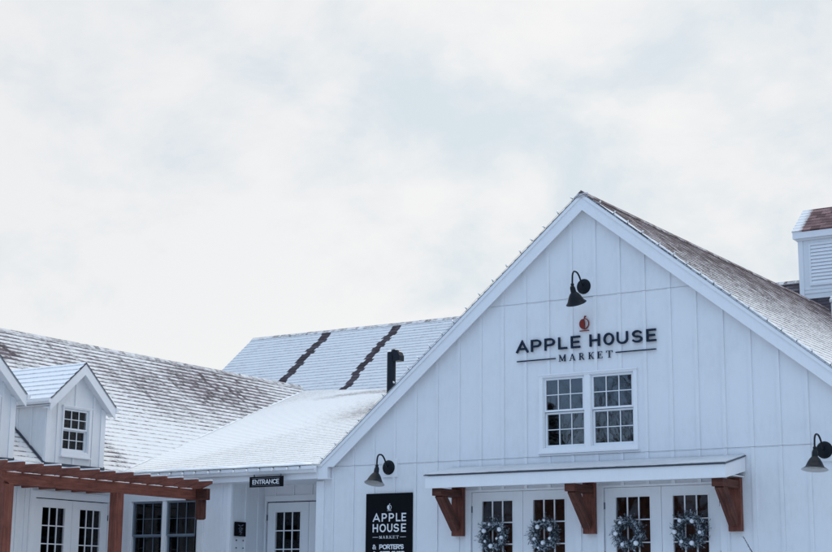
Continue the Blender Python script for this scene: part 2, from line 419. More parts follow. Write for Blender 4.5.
def french_door(parent, loc, rotz, x0, x1, zb, zt, hinge, gmat=GLASS, rows=5, gtop=None, pitch=None, handle=True, label=None, hn=(0.10, 0.42)):
    """one door leaf, three panes across"""
    W = x1 - x0; gx0, gx1 = x0 + 0.178, x1 - 0.178
    gtop = zt - 0.155 if gtop is None else gtop; pitch = 0.33 if pitch is None else pitch
    gb = gtop - rows * pitch
    mb = MB(); y0, y1 = 0.012, 0.056
    mb.box(x0, gx0, y0, y1, zb, zt); mb.box(gx1, x1, y0, y1, zb, zt); mb.box(gx0, gx1, y0, y1, gtop, zt); mb.box(gx0, gx1, y0, y1, zb, gb)
    frame(mb, gx0 - 0.016, gx1 + 0.016, gb - 0.016, gtop + 0.016, 0.016, 0.004, y0 + 0.001)
    for q in (1, 2):
        xx = gx0 + (gx1 - gx0) * q / 3; mb.box(xx - 0.009, xx + 0.009, y0 + 0.003, y0 + 0.02, gb, gtop)
    for r in range(1, rows): mb.box(gx0, gx1, y0 + 0.0035, y0 + 0.0195, gtop - r * pitch - 0.009, gtop - r * pitch + 0.009)
    d = mb.build('door', TRIM, parent, loc=loc, rotz=rotz, bevel=0.002, label=label)
    MB().box(gx0 - 0.003, gx1 + 0.003, y0 + 0.022, y0 + 0.026, gb - 0.003, gtop + 0.003).build('pane', gmat, d)
    hx = x0 - 0.008 if hinge == 'l' else x1 + 0.008
    for hz in (zt - 0.26, zt - 0.62 if rows == 5 and False else zt - 0.98, zb + 0.25):
        h = MB(); h.tube([(hx, 0.004, hz - 0.05), (hx, 0.004, hz + 0.05)], 0.009, 8); h.box(hx - 0.013, hx + 0.013, 0.004, 0.0105, hz - 0.048, hz + 0.048); h.build('hinge', HINGE, d)
    if handle:
        k = x1 - 0.07 if hinge == 'l' else x0 + 0.07
        h = MB(); h.box(k - 0.022, k + 0.022, 0.002, 0.013, zb + 0.86, zb + 1.1); h.tube([(k, 0.005, zb + 0.98), (k, -0.05, zb + 0.98), (k + (-0.10 if hinge == 'l' else 0.10), -0.05, zb + 0.98)], 0.008, 8); h.build('handle', HINGE, d)
    return d

def drift(name, path, nrm, side, w, hgt, parent, loc, seed=1, n=70, m=6):
    """a low bank of snow lying along path (list of 2 points); side = direction across"""
    rnd = random.Random(seed); A, B = Vector(path[0]), Vector(path[1]); N = Vector(nrm).normalized(); S = Vector(side).normalized(); mb = MB(); g = []
    ph = [rnd.uniform(0, 6) for _ in range(4)]
    L = (B - A).length
    for i in range(n + 1):
        t = i / n; d = t * L; ww = w * (1 + .25 * math.sin(d * 1.3 + ph[0]) + .15 * math.sin(d * 4.1 + ph[1]) + .10 * math.sin(d * 11 + ph[2])); e = min(1, 14 * min(t, 1 - t) + .15); row = []
        for j in range(m + 1):
            q = j / m * 2 - 1; row.append(tuple(A.lerp(B, t) + S * ww * q + N * (hgt * e * max(0, 1 - q * q) ** .7 * (1 + .2 * math.sin(d * 7 + ph[3])) - .004)))
        g.append(row)
    for i in range(n):
        for j in range(m): mb.face([g[i][j], g[i + 1][j], g[i + 1][j + 1], g[i][j + 1]])
    return mb.build(name, SNOW, parent, loc=loc, smooth=True)

# ------------------------------------------------------------------ lettering (strokes in a unit-high box)
def arc(cx, cy, rx, ry, a0, a1, n=12): return [(cx + rx * math.cos(math.radians(a0 + (a1 - a0) * i / n)), cy + ry * math.sin(math.radians(a0 + (a1 - a0) * i / n))) for i in range(n + 1)]
SANS = {
 'A': (0.92, [[(0.0, 0), (0.46, 1), (0.92, 0)], [(0.17, 0.27), (0.75, 0.27)]]),
 'P': (0.74, [[(0, 0), (0, 1)], [(0, 1), (0.42, 1)] + arc(0.42, 0.71, 0.32, 0.29, 90, -90)[1:] + [(0, 0.42)]]),
 'L': (0.60, [[(0, 1), (0, 0), (0.60, 0)]]),
 'E': (0.64, [[(0.64, 1), (0, 1), (0, 0), (0.64, 0)], [(0, 0.5), (0.55, 0.5)]]),
 'F': (0.62, [[(0.62, 1), (0, 1), (0, 0)], [(0, 0.5), (0.52, 0.5)]]),
 'H': (0.80, [[(0, 0), (0, 1)], [(0.8, 0), (0.8, 1)], [(0, 0.5), (0.8, 0.5)]]),
 'O': (0.96, [arc(0.48, 0.5, 0.48, 0.5, 90, 450, 28)]),
 'U': (0.76, [[(0, 1), (0, 0.38)] + arc(0.38, 0.38, 0.38, 0.38, 180, 360)[1:] + [(0.76, 1)]]),
 'S': (0.66, [arc(0.33, 0.74, 0.30, 0.26, 30, 250, 12) + arc(0.33, 0.25, 0.33, 0.25, 80, -150, 14)]),
 'N': (0.78, [[(0, 0), (0, 1), (0.78, 0), (0.78, 1)]]),
 'T': (0.74, [[(0, 1), (0.74, 1)], [(0.37, 1), (0.37, 0)]]),
 'R': (0.74, [[(0, 0), (0, 1)], [(0, 1), (0.40, 1)] + arc(0.40, 0.72, 0.30, 0.28, 90, -90)[1:] + [(0, 0.44)], [(0.38, 0.44), (0.74, 0)]]),
 'C': (0.86, [arc(0.48, 0.5, 0.48, 0.5, 42, 318, 22)]),
 'G': (0.90, [arc(0.48, 0.5, 0.48, 0.5, 42, 340, 22) + [(0.93, 0.46), (0.56, 0.46)]]),
 'I': (0.02, [[(0, 0), (0, 1)]]),
 'D': (0.80, [[(0, 0), (0, 1), (0.36, 1)] + arc(0.36, 0.5, 0.44, 0.5, 90, -90)[1:] + [(0, 0)]]),
 "'": (0.02, [[(0, 1), (0, 0.72)]]),
 '&': (0.74, [[(0.78, 0), (0.16, 0.72)] + arc(0.34, 0.80, 0.19, 0.20, 200, -20, 8) + [(0.10, 0.36)] + arc(0.32, 0.24, 0.27, 0.24, 150, 330, 8) + [(0.76, 0.46)]]),
 ' ': (0.42, []),
}
def stroke(mb, pts, w, tf, y0, y1, closed=False, wz=None):
    """flat ribbon with mitred corners; tf maps letter (a,b) to (x,z)"""
    P = [Vector(tf(*p)) for p in pts]
    closed = closed or (P[0] - P[-1]).length < 1e-6
    if closed: P = P[:-1]
    n = len(P); L = []; R = []
    for i in range(n):
        if closed: d0 = (P[i] - P[i - 1]).normalized(); d1 = (P[(i + 1) % n] - P[i]).normalized()
        else:
            d0 = (P[i] - P[i - 1]).normalized() if i else (P[1] - P[0]).normalized()
            d1 = (P[i + 1] - P[i]).normalized() if i < n - 1 else d0
        t = d0 + d1
        if t.length < 0.3: t = d1.copy()
        t.normalize(); nn = Vector((-t.y, t.x)); k = min(1.9, 1 / max(0.4, abs(nn.dot(Vector((-d1.y, d1.x))))))
        e = Vector((0, 0))
        if not closed and i in (0, n - 1): e = (-d1 if i == 0 else d0) * w * 0.5
        L.append(P[i] + nn * w / 2 * k + e); R.append(P[i] - nn * w / 2 * k + e)
    rng = range(n) if closed else range(n - 1)
    for i in rng:
        j = (i + 1) % n
        a, b, c, d = R[i], R[j], L[j], L[i]
        mb.face([(a.x, y0, a.y), (b.x, y0, b.y), (c.x, y0, c.y), (d.x, y0, d.y)])
        mb.face([(a.x, y1, a.y), (b.x, y1, b.y), (b.x, y0, b.y), (a.x, y0, a.y)])
        mb.face([(d.x, y0, d.y), (c.x, y0, c.y), (c.x, y1, c.y), (d.x, y1, d.y)])
    if not closed:
        for i in (0, n - 1):
            a, d = R[i], L[i]; mb.face([(a.x, y0, a.y), (d.x, y0, d.y), (d.x, y1, d.y), (a.x, y1, a.y)])
_lay = [0]
def letter(mb, ch, x0, x1, z0, z1, w, y0, y1):
    W, st = SANS[ch]; hw = w / 2
    ax0, ax1, az0, az1 = x0 + hw, x1 - hw, z0 + hw, z1 - hw
    def tf(a, b): return (ax0 + (ax1 - ax0) * (a / W if W > 0.05 else 0.5), az0 + (az1 - az0) * b)
    for k, s_ in enumerate(st):
        _lay[0] = (_lay[0] + 1) % 5
        stroke(mb, s_, w, tf, y0 - 0.0006 * k - 0.0001 * _lay[0], y1)
def text_line(mb, txt, x0, x1, z0, z1, w, y0, y1, gap=0.34, slant=0):
    tot = sum(SANS[c][0] if c != ' ' else 0.35 for c in txt) + gap * (len(txt) - 1); k = (x1 - x0 - w) / tot; x = x0
    for c in txt:
        cw = (SANS[c][0] if c != ' ' else 0.35) * k
        if c != ' ': letter(mb, c, x, x + cw + w, z0, z1, w, y0, y1)
        x += cw + gap * k
def bar2(mb, x0, z0, x1, z1, w, y0, y1):
    """flat bar of horizontal width w between two heights (for serif letters)"""
    mb.prism([(x0 - w / 2, z0), (x0 + w / 2, z0), (x1 + w / 2, z1), (x1 - w / 2, z1)], 'y', y0, y1)
def serif_word(mb, spans, z0, z1, y0, y1):
    H = z1 - z0; th = 0.17 * H; tn = 0.07 * H; sh = 0.055 * H
    e = [0]
    def B(a, za, b, zb, w): e[0] += 1; bar2(mb, a, za, b, zb, w, y0 - 0.00015 * (e[0] % 6), y1)
    def S(x, z, w): e[0] += 1; zz = z if z == z0 else z - sh; mb.box(x - w / 2, x + w / 2, y0 - 0.00015 * (e[0] % 6) - 0.0007, y1, zz, zz + sh)
    for c, x0, x1 in spans:
        W = x1 - x0
        if c == 'M':
            a, b = x0 + .14 * W, x1 - .17 * W; B(a, z0, a, z1, tn); B(b, z0, b, z1, th); B(a, z1, x0 + .5 * W, z0 + .08 * H, th); B(b, z1, x0 + .5 * W, z0 + .08 * H, tn)
            S(a, z0, .27 * W); S(b, z0, .32 * W); S(a - .02 * W, z1, .2 * W); S(b + .03 * W, z1, .24 * W)
        if c == 'A':
            m = x0 + .48 * W; B(m, z1, x0 + .12 * W, z0, tn); B(m, z1, x1 - .16 * W, z0, th); mb.box(x0 + .26 * W, x0 + .7 * W, y0 + .0004, y1, z0 + .3 * H, z0 + .3 * H + sh)
            S(x0 + .13 * W, z0, .3 * W); S(x1 - .16 * W, z0, .34 * W)
        if c in 'RKET':
            a = x0 + (.5 if c == 'T' else .2) * W; B(a, z0, a, z1, th); S(a, z0, .44 * W)
            if c != 'T': S(a, z1, .4 * W)
        if c == 'R':
            stroke(mb, [(x0 + .2 * W, z1 - .03 * H), (x0 + .5 * W, z1 - .03 * H)] + arc(x0 + .5 * W, z1 - .26 * H, .26 * W, .23 * H, 90, -90, 8)[1:] + [(x0 + .2 * W, z1 - .5 * H)], tn * 1.25, lambda p, q: (p, q), y0 - .0018, y1)
            B(x0 + .5 * W, z0 + .5 * H, x1 - .1 * W, z0, th); S(x1 - .08 * W, z0, .26 * W)
        if c == 'K':
            B(x0 + .25 * W, z0 + .38 * H, x1 - .16 * W, z1, tn); B(x0 + .45 * W, z0 + .55 * H, x1 - .13 * W, z0, th); S(x1 - .13 * W, z0, .32 * W); S(x1 - .16 * W, z1, .3 * W)
        if c == 'E':
            for zz, ww in ((z0, .82), (z1 - sh, .76), (z0 + .49 * H, .5)): mb.box(x0 + .15 * W, x0 + (.15 + ww) * W, y0 - .0021, y1, zz, zz + sh)
            mb.box(x1 - .09 * W, x1 - .03 * W, y0 - .0024, y1, z0, z0 + .24 * H); mb.box(x1 - .14 * W, x1 - .08 * W, y0 - .0024, y1, z1 - .22 * H, z1); mb.box(x0 + .6 * W, x0 + .66 * W, y0 - .0024, y1, z0 + .4 * H, z0 + .64 * H)
        if c == 'T':
            mb.box(x0, x1, y0 - .0021, y1, z1 - sh, z1); mb.box(x0, x0 + .07 * W, y0 - .0024, y1, z1 - .26 * H, z1); mb.box(x1 - .07 * W, x1, y0 - .0024, y1, z1 - .26 * H, z1)
def apple_mark(mat_l, mat_r, cx, cz, r, y0, y1, parent, name='apple_emblem'):
    """half solid, half outlined apple over a short bar"""
    mb = MB(); pts = []
    for i in range(41):
        a = math.radians(90 + 180 * i / 40); dent = 0.10 * max(0, math.cos(math.radians(90 - (90 + 180 * i / 40)))) ** 12
        pts.append((cx + r * 0.95 * math.cos(a), cz + r * (math.sin(a) - dent)))
    mb.prism([(x, z) for x, z in pts] + [(cx + 0.10 * r, cz - 0.6 * r), (cx + 0.16 * r, cz), (cx + 0.06 * r, cz + 0.6 * r)], 'y', y0, y1)
    o = arc(cx, cz, r * 0.93, r * 0.96, 82, -84, 18); stroke(mb, o, r * 0.16, lambda p, q: (p, q), y0 - 0.0008, y1)
    mb.prism([(cx - .04 * r, cz + .95 * r), (cx + .06 * r, cz + .92 * r), (cx + .24 * r, cz + 1.42 * r), (cx + .05 * r, cz + 1.45 * r)], 'y', y0 + .0009, y1)
    mb.prism([(cx + .1 * r, cz + 1.16 * r), (cx + .3 * r, cz + 1.2 * r), (cx + .42 * r, cz + 1.42 * r), (cx + .18 * r, cz + 1.5 * r)], 'y', y0 - .0004, y1)
    mb.box(cx - 0.95 * r, cx + 0.95 * r, y0, y1, cz - 1.34 * r, cz - 1.19 * r)
    return mb.build(name, mat_l, parent)

# ================================================================== SETTING
def terrain():
    mb = MB(); R = 420; n = 64
    def h(x, y):
        k = min(1, max(0, (y + 17.0) / 13.0)); k = k * k * (3 - 2 * k)
        return -1.6 + k * (GB - 0.012 + 1.6)
    def pos(i): t = i / n * 2 - 1; return math.copysign(abs(t) ** 2.6 * R, t)
    for i in range(n):
        for j in range(n):
            q = [(pos(i), pos(j)), (pos(i + 1), pos(j)), (pos(i + 1), pos(j + 1)), (pos(i), pos(j + 1))]
            mb.face([(a, b - 8, h(a, b - 8)) for a, b in q], [(a, b) for a, b in q])
    m, nt, b = new_mat('frozen_ground')
    tc = nd(nt, 'ShaderNodeTexCoord').outputs['Object']
    n1 = noise(nt, tc, 0.35, 6, 0.6); n2 = noise(nt, tc, 9, 6, 0.7)
    f = math_n(nt, 'ADD', math_n(nt, 'MULTIPLY', n1, 0.7), math_n(nt, 'MULTIPLY', n2, 0.3))
    lk(nt, ramp(nt, f, [(0.40, (0.30, 0.31, 0.33)), (0.48, (0.55, 0.58, 0.62)), (0.56, (0.78, 0.81, 0.84))]), b.inputs['Base Color'])
    b.inputs['Roughness'].default_value = 0.9; bump(nt, b, n2, 0.5, 0.03)
    o = mb.build('ground', m); o['kind'] = 'structure'
terrain()

# ================================================================== MAIN BARN
barn = thing('market_barn', 'white board-and-batten barn gable with the wide snowy roof and two door pairs', 'building', (0, 0, GB))
BL, BR = -5.12, 4.94                   # side walls
RY = -0.12                             # face of the rake boards
AZ = 6.20                              # apex of the roof surface
SL, SR = 0.81, 0.788                   # slopes left / right
off = (0, 0, -GB)
def wz(x, dz=0): return AZ + dz - (SL * (CX - x) if x < CX else SR * (x - CX))
bat = [-2.786 + 0.4064 * k for k in range(-5, 19)]
gable = [(BL, GB), (BR, GB), (BR, wz(BR, -0.06)), (CX, wz(CX, -0.06)), (BL, wz(BL, -0.06))]
D1 = (-2.155, -0.305); D2 = (0.14, 1.995); DT = 1.672
WIN = (-0.872, 0.700, 2.262, 3.385)
siding('wall', gable, [(D1[0], D1[1], GB, DT), (D2[0], D2[1], GB, DT), WIN], barn, off, 0, [b for b in bat if b < 4.9 and b > -4.95], (2.158, 4.565))
# side walls
siding('side_wall', [(-13.0, GB), (-0.02, GB), (-0.02, 2.05), (-13.0, 2.05)], [], barn, (BL, 0, -GB), -PI / 2, [-12.5 + .4064 * k for k in range(31)], ())
siding('side_wall', [(0.02, GB), (11.0, GB), (11.0, wz(BR, -0.1)), (0.02, wz(BR, -0.1))], [], barn, (BR, 0, -GB), PI / 2, [0.4 + .4064 * k for k in range(26)], ())
mb = MB()
mb.box(BL - 0.012, BL + 0.13, -0.026, 0.0, GB, 1.93); mb.box(BL - 0.026, BL - 0.0005, -0.0255, 0.12, GB, 1.93)
mb.build('corner_board', TRIM, barn, loc=off, bevel=0.003); mb = MB()
mb.box(BR - 0.13, BR + 0.012, -0.026, 0.0, GB, 2.0); mb.box(BR + 0.0005, BR + 0.026, -0.0255, 0.12, GB, 2.0)
mb.build('corner_board', TRIM, barn, loc=off, bevel=0.003)
# rake boards, soffit and upper drip trim
def rake_mesh(cx, az, sl, x_end, y0, y1, hgt, side, z_off=0.0):
    """sloping board from the apex; hgt vertical depth"""
    m = MB(); ze = az + z_off - sl * abs(x_end - cx)
    m.prism([(cx, az + z_off - hgt), (x_end, ze - hgt), (x_end, ze), (cx, az + z_off)], 'y', y0, y1); return m
XL, XR = -5.02, 5.25
for s_, xe, sl in (('l', XL - 0.10, SL), ('r', XR, SR)):
    if s_ == 'l':
        m1, m2 = MB(), MB(); zc = 2.147; xa = lambda top: CX - (top - zc) / SL
        m1.prism([(CX, AZ - .285), (xa(AZ - .285), zc), (xa(AZ - .03), zc), (CX, AZ - .03)], 'y', RY, RY + 0.022)
        m2.prism([(CX, AZ - .084), (xa(AZ - .084), zc), (xa(AZ - .022), zc), (CX, AZ - .022)], 'y', RY - 0.016, RY - 0.0005)
    else: m1, m2 = rake_mesh(CX, AZ - 0.03, sl, xe, RY, RY + 0.022, 0.255, s_), rake_mesh(CX, AZ - 0.022, sl, xe, RY - 0.016, RY - 0.0005, 0.062, s_)
    m1.build('rake_board', TRIM, barn, loc=off, bevel=0.003)
    m2.build('rake_trim', TRIM, barn, loc=off, bevel=0.002)
    rake_mesh(CX, AZ - 0.20, sl, xe if s_ == 'r' else BL + .35, RY + 0.0225, 0.0, 0.02, s_).build('rake_soffit', TRIM, barn, loc=off)
    rake_mesh(CX, AZ - 0.012, sl, xe, RY - 0.020, RY + 0.03, 0.007, s_).build('drip_edge', RAKEMETAL, barn, loc=off)
# boxed return at the left foot of the rake
mb = MB(); mb.box(-5.045, -4.855, RY - 0.004, -0.001, 1.975, 2.146); mb.box(-5.055, -4.835, RY - 0.02, -0.001, 1.955, 1.9745)
mb.build('rake_return', TRIM, barn, loc=off, bevel=0.003)
# roof slopes
def slope_pts(sl, side): return Vector((-1 if side == 'l' else 1, 0, -sl))
MAINR = shingle_mat('barn_roof_shingles', cover=1.10, vgrad=0.98, lf=0.14, lip=0.10, vlen=6.7, smear=0.25, spk=1.5, tabv=0.22, finew=1.3, tg=0.35, dark=(0.135, 0.104, 0.116))
Lr = math.hypot(1, SR)
yv = 11.24
RE = 5.35
# right slope: origin at right eave, u = +y, v = up the slope to the ridge
vr = (RE - CX) * Lr
def bary(x): return yv + (CX - x if x < CX else x - CX) * -0.96
roof_slope('roof', (RE, RY - 0.01, AZ - SR * (RE - CX) - GB), (0, 1, 0), (-1, 0, SR), [(0, 0), (bary(RE) - RY, 0), (yv - RY, vr), (0, vr)], MAINR, barn)
vl = (CX - (XL - .2)) * math.hypot(1, SL)
roof_slope('roof', (XL - .2, RY - 0.01, AZ - SL * (CX - XL + .2) - GB), (0, 1, 0), (1, 0, SL), [(0, 0), (bary(XL) - RY, 0), (yv - RY, vl), (0, vl)], MAINR, barn)
mb = MB(); 
k = RY - 0.02
while k < yv - 0.1:
    mb.prism([(CX - 0.13, AZ - 0.13 * SL + 0.012), (CX + 0.13, AZ - 0.13 * SR + 0.012), (CX + 0.13, AZ - 0.13 * SR + 0.022), (CX, AZ + 0.026), (CX - 0.13, AZ - 0.13 * SL + 0.022)], 'y', k, k + 0.19); k += 0.19
RIDGECAP = shingle_mat('ridge_caps', cover=0.30, lf=0.3, lip=0.1, dark=(0.13, 0.095, 0.105))
mb.build('ridge_cap', RIDGECAP, barn, loc=off)

drift('snow_lip', [(CX + .25, RY + .035, AZ - SR * .25 + .012), (RE - .1, RY + .035, AZ - SR * (RE - .1 - CX) + .012)], (.6, -.35, .8), (0, 1, 0), 0.035, 0.022, barn, off, 8, 320, 4)
# the twin gable window
dh_window(barn, off, 0, [(-0.806, -0.178), (0.006, 0.637)], 2.226, 3.398, 3.327, 2.868, 2.803, 2.333, casing=(0.105, 0.10, 0.09), gmat=GLASS_HI)
MB().box(-0.93, 0.76, -0.022, -0.0005, 2.168, 2.196).build('apron', TRIM, barn, loc=off)
MB().box(-1.7, 0.9, 0.55, 0.6, 2.0, 3.9).build('window_backing', INNER, barn, loc=off)
# doors
for (x0, x1), m_ in ((D1, -1.229), (D2, 1.071)):
    mb = MB()
    mb.box(x0 - 0.085, x0 + 0.012, -0.022, 0.03, GB, DT + 0.02); mb.box(x1 - 0.012, x1 + 0.085, -0.022, 0.03, GB, DT + 0.02)
    mb.box(x0 + 0.012, x1 - 0.012, -0.021, 0.03, DT - 0.012, DT + 0.02)
    mb.box(x0, x0 + 0.02, 0.03, 0.12, GB, DT); mb.box(x1 - 0.02, x1, 0.03, 0.12, GB, DT); mb.box(x0 + 0.02, x1 - 0.02, 0.03, 0.12, DT - 0.015, DT)
    mb.build('door_frame', TRIM, barn, loc=off, bevel=0.003)
    french_door(barn, off, 0, x0 + 0.024, m_ - 0.003, GB + 0.02, DT - 0.018, 'l', gtop=1.514, rows=5, pitch=0.330)
    french_door(barn, off, 0, m_ + 0.003, x1 - 0.024, GB + 0.02, DT - 0.018, 'r', gtop=1.514, rows=5, pitch=0.330)
# dim interior behind the doors: plank wall with shelves
mb = MB(); mb.box(-4.6, 4.6, 0.95, 1.0, GB, 2.1); mb.box(-4.6, 4.6, 0.2, 1.6, 2.05, 2.1); mb.box(-4.6, 4.6, 0.2, 1.6, GB - .01, GB + .01)
mb.box(-4.65, -4.6, 0.2, 1.65, GB, 2.1); mb.box(4.6, 4.65, 0.2, 1.65, GB, 2.1)
mb.build('interior_wall', INNER, barn, loc=off)

FROST = paint('frosted_metal', (0.58, 0.61, 0.65), 0.6, 0.30, (3, 14, 3))
# canopy over the doors
can = MB(); cy = -0.765; c0, c1 = -2.51, 2.385
can.box(c0, c1, cy, cy + 0.025, 1.687, 1.868)
for xx in (c0, c1 - 0.025):
    can.prism([(cy + 0.0255, 1.687), (-0.02, 1.822), (-0.02, 2.02), (cy + 0.0255, 1.868)], 'x', xx + .0004, xx + 0.0246)
can.box(c0 + .025, c1 - .025, cy + .03, -0.02, 1.735, 1.75)
canopy = can.build('canopy', TRIM, barn, loc=off, bevel=0.003)
mb = MB(); mb.prism([(cy - 0.02, 1.872), (-0.019, 2.032), (-0.019, 2.046), (cy - 0.02, 1.886)], 'x', c0 - 0.02, c1 + 0.015); mb.build('drip_edge', FLASH, canopy)
mb = MB(); nx, ny = 110, 8
def sn(i, j):
    x = c0 - 0.008 + (c1 - c0 + 0.008) * i / nx; t = j / ny; y = cy - 0.006 + (-0.021 - cy) * t
    e = min(1, 6 * min(t + .12, 1.15 - t)) * 0.010 + 0.004 * math.sin(x * 3.1 + 1) * math.sin(t * 4 + x) + 0.005 * random.random()
    return (x, y, 1.888 + (2.046 - 1.888) * t + max(0.004, e))
g = [[sn(i, j) for j in range(ny + 1)] for i in range(nx + 1)]
for i in range(nx):
    for j in range(ny): mb.face([g[i][j], g[i + 1][j], g[i + 1][j + 1], g[i][j + 1]])
for i in range(nx):
    a, b = g[i][0], g[i + 1][0]; mb.face([(a[0], a[1] + .01, 1.886), (b[0], b[1] + .01, 1.886), b, a])
for j in range(ny):
    a, b = g[nx][j], g[nx][j + 1]; mb.face([(a[0], a[1], a[2] - .04), (b[0], b[1], b[2] - .04), b, a])
mb.build('frosted_top', FROST, canopy, smooth=True)
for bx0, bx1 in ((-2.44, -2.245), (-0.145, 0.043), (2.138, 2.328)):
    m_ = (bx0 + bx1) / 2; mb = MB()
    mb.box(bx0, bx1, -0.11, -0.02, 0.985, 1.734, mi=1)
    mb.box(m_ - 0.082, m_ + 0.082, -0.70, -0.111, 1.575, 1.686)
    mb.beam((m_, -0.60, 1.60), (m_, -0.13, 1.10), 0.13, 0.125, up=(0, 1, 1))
    mb.build('bracket', [WOOD_SHADED, WOOD], canopy, bevel=0.006)  # arm and brace use the darker copy: canopy shade painted into the wood

# ================================================================== wall lamps
def lamp(loc, label, tilt_x, tilt_y, reach, arch, shade_r, droop):
    """backplate, gooseneck, angled shade. local -y points away from the wall"""
    t = thing('wall_lamp', label, 'lamp', loc, 0, 'black gooseneck barn lamps on the gable wall')
    MB().box(-0.125, 0.165, -0.0225, 0, -0.155, 0.135).build('mounting_block', TRIM, t, bevel=.003)
    mb = MB(); mb.tube([(0, -0.02, 0), (0, -0.028, 0)], [0.118, 0.118], 28); mb.tube([(0, -0.028, 0), (0, -0.05, 0), (0, -0.062, 0)], [0.108, 0.098, 0.04], 28)
    mb.build('backplate', BLACK, t, smooth=True)
    n = 22; P = []
    for i in range(n + 1):
        a = i / n
        P.append(Vector((0, -0.055 - reach * (1 - math.cos(a * PI)) / 2 * 1.0, arch * math.sin(min(1, a * 1.12) * PI * 0.93) ** 0.8 if 0 < a < 1 else 0)))
    # explicit path: out, up, over, down
    P = []
    ctrl = [(-0.05, 0.0), (-0.10, 0.03), (-0.17, 0.12), (-0.24, arch * 0.92), (-0.31, arch), (-0.38, arch * 0.93), (-0.42, arch * 0.65), (-0.43, 0.03), (-0.43, droop)]
    k = reach / 0.43
    for i in range(len(ctrl) - 1):
        p0 = ctrl[max(i - 1, 0)]; p1 = ctrl[i]; p2 = ctrl[i + 1]; p3 = ctrl[min(i + 2, len(ctrl) - 1)]
        for q in range(5):
            u = q / 5
            f = lambda a, b, c, d: 0.5 * (2 * b + (c - a) * u + (2 * a - 5 * b + 4 * c - d) * u * u + (-a + 3 * b - 3 * c + d) * u ** 3)
            P.append((0, f(p0[0], p1[0], p2[0], p3[0]) * k, f(p0[1], p1[1], p2[1], p3[1])))
    P.append((0, ctrl[-1][0] * k, ctrl[-1][1]))
    mb = MB(); mb.tube(P, 0.0135, 10); mb.ball((0, -0.43 * k, droop + 0.035), 0.027, 12); mb.tube([(0, -0.43 * k, droop + 0.02), (0, -0.43 * k, droop - 0.03)], 0.024, 12)
    mb.build('gooseneck', BLACK, t, smooth=True)
    mb = MB(); mb.m = Matrix.Translation((0, -0.43 * k, droop - 0.01)) @ Matrix.Rotation(tilt_x, 4, 'X') @ Matrix.Rotation(tilt_y, 4, 'Y')
    prof = [(0.030, 0.02), (0.040, -0.01), (0.043, -0.075), (0.052, -0.085), (0.070, -0.105), (0.092, -0.14), (0.106, -0.17), (0.128, -0.218), (shade_r - .008, -0.245), (shade_r, -0.252)]
    mb.tube([(0, 0, z) for r, z in prof], [r for r, z in prof], 32, caps=False)
    mb.tube([(0, 0, 0.03), (0, 0, 0.02)], [0.012, 0.030], 32)
    inner = [(shade_r - .0005, -0.2525), (shade_r - .016, -0.246), (0.112, -0.219), (0.098, -0.168), (0.082, -0.135), (0.045, -0.10), (0.01, -0.098)]
    mb.tube([(0, 0, z) for r, z in inner], [r for r, z in inner], 32, mi=1, caps=False)
    mb.build('shade', [BLACK, SHADEIN], t, smooth=True)
    return t
lamp((-0.121, 0, 4.73), 'black gooseneck lamp high in the gable above the red apple emblem', 0.50, 0.0, 0.40, 0.185, 0.160, -0.07)
lamp((-3.696, 0, 2.104), 'black gooseneck lamp just above the tall black sign board', -0.26, 0.0, 0.36, 0.19, 0.165, -0.03)
lamp((3.535, 0, 2.069), 'black gooseneck lamp on the bare siding right of the door canopy', -0.14, 0.0, 0.42, 0.19, 0.180, -0.04)

# ================================================================== wall lettering
sg = thing('wall_sign', 'navy lettering APPLE HOUSE MARKET with a red apple, over the gable window', 'sign', (0, -0.02, 3.6))
o_ = (0, 0.02, -3.6)
mb = MB(); yA, yB = -0.045, -0.016
spans = [('A', -1.308, -1.095), ('P', -1.045, -0.868), ('P', -0.805, -0.630), ('L', -0.566, -0.415), ('E', -0.349, -0.192), ('H', -0.030, 0.142), ('O', 0.205, 0.377), ('U', 0.425, 0.608), ('S', 0.674, 0.845), ('E', 0.912, 1.066)]
for c, a, b in spans:
    mb = MB(); letter(mb, c, a, b, 3.787, 3.975, 0.030, yA, yB); mb.build('letter', NAVY, sg, loc=o_)
for sp_ in [('M', -0.567, -0.440), ('A', -0.384, -0.279), ('R', -0.219, -0.129), ('K', -0.060, 0.036), ('E', 0.094, 0.180), ('T', 0.240, 0.345)]:
    mb = MB(); serif_word(mb, [sp_], 3.600, 3.704, -0.030, -0.0165); mb.build('serif_letter', NAVY, sg, loc=o_)
MB().box(-1.30, -0.62, -0.036, -0.0165, 3.645, 3.662).build('rule', NAVY, sg, loc=o_); MB().box(0.40, 1.060, -0.036, -0.0165, 3.660, 3.677).build('rule', NAVY, sg, loc=o_)
apple_mark(RED, None, -0.121, 4.150, 0.084, -0.036, -0.0165, sg).location = o_

# tall black board
bd = thing('sign_board', 'tall black board reading APPLE HOUSE MARKET and PORTERS in white, under a lamp', 'sign', (-3.67, -0.02, GB + 0.3))
o_ = (3.67, 0.02, -GB - 0.3)
MB().box(-4.112, -3.222, -0.052, -0.0195, -0.25, 1.688).build('board', SIGNB, bd, loc=o_, bevel=0.004)
mb = MB()
yA, yB = -0.057, -0.0522
for c, a, b in (('A', -3.972, -3.832), ('P', -3.798, -3.698), ('P', -3.660, -3.560), ('L', -3.522, -3.434), ('E', -3.414, -3.326)): letter(mb, c, a, b, 1.236, 1.368, 0.0215, yA, yB)
for c, a, b in (('H', -3.972, -3.868), ('O', -3.838, -3.715), ('U', -3.690, -3.588), ('S', -3.566, -3.462), ('E', -3.420, -3.326)): letter(mb, c, a, b, 1.068, 1.200, 0.0215, yA, yB)
text_line(mb, '&', -3.975, -3.905, 0.797, 0.874, 0.014, yA, yB)
text_line(mb, "PORTER'S", -3.838, -3.368, 0.797, 0.874, 0.016, yA, yB, gap=0.22)
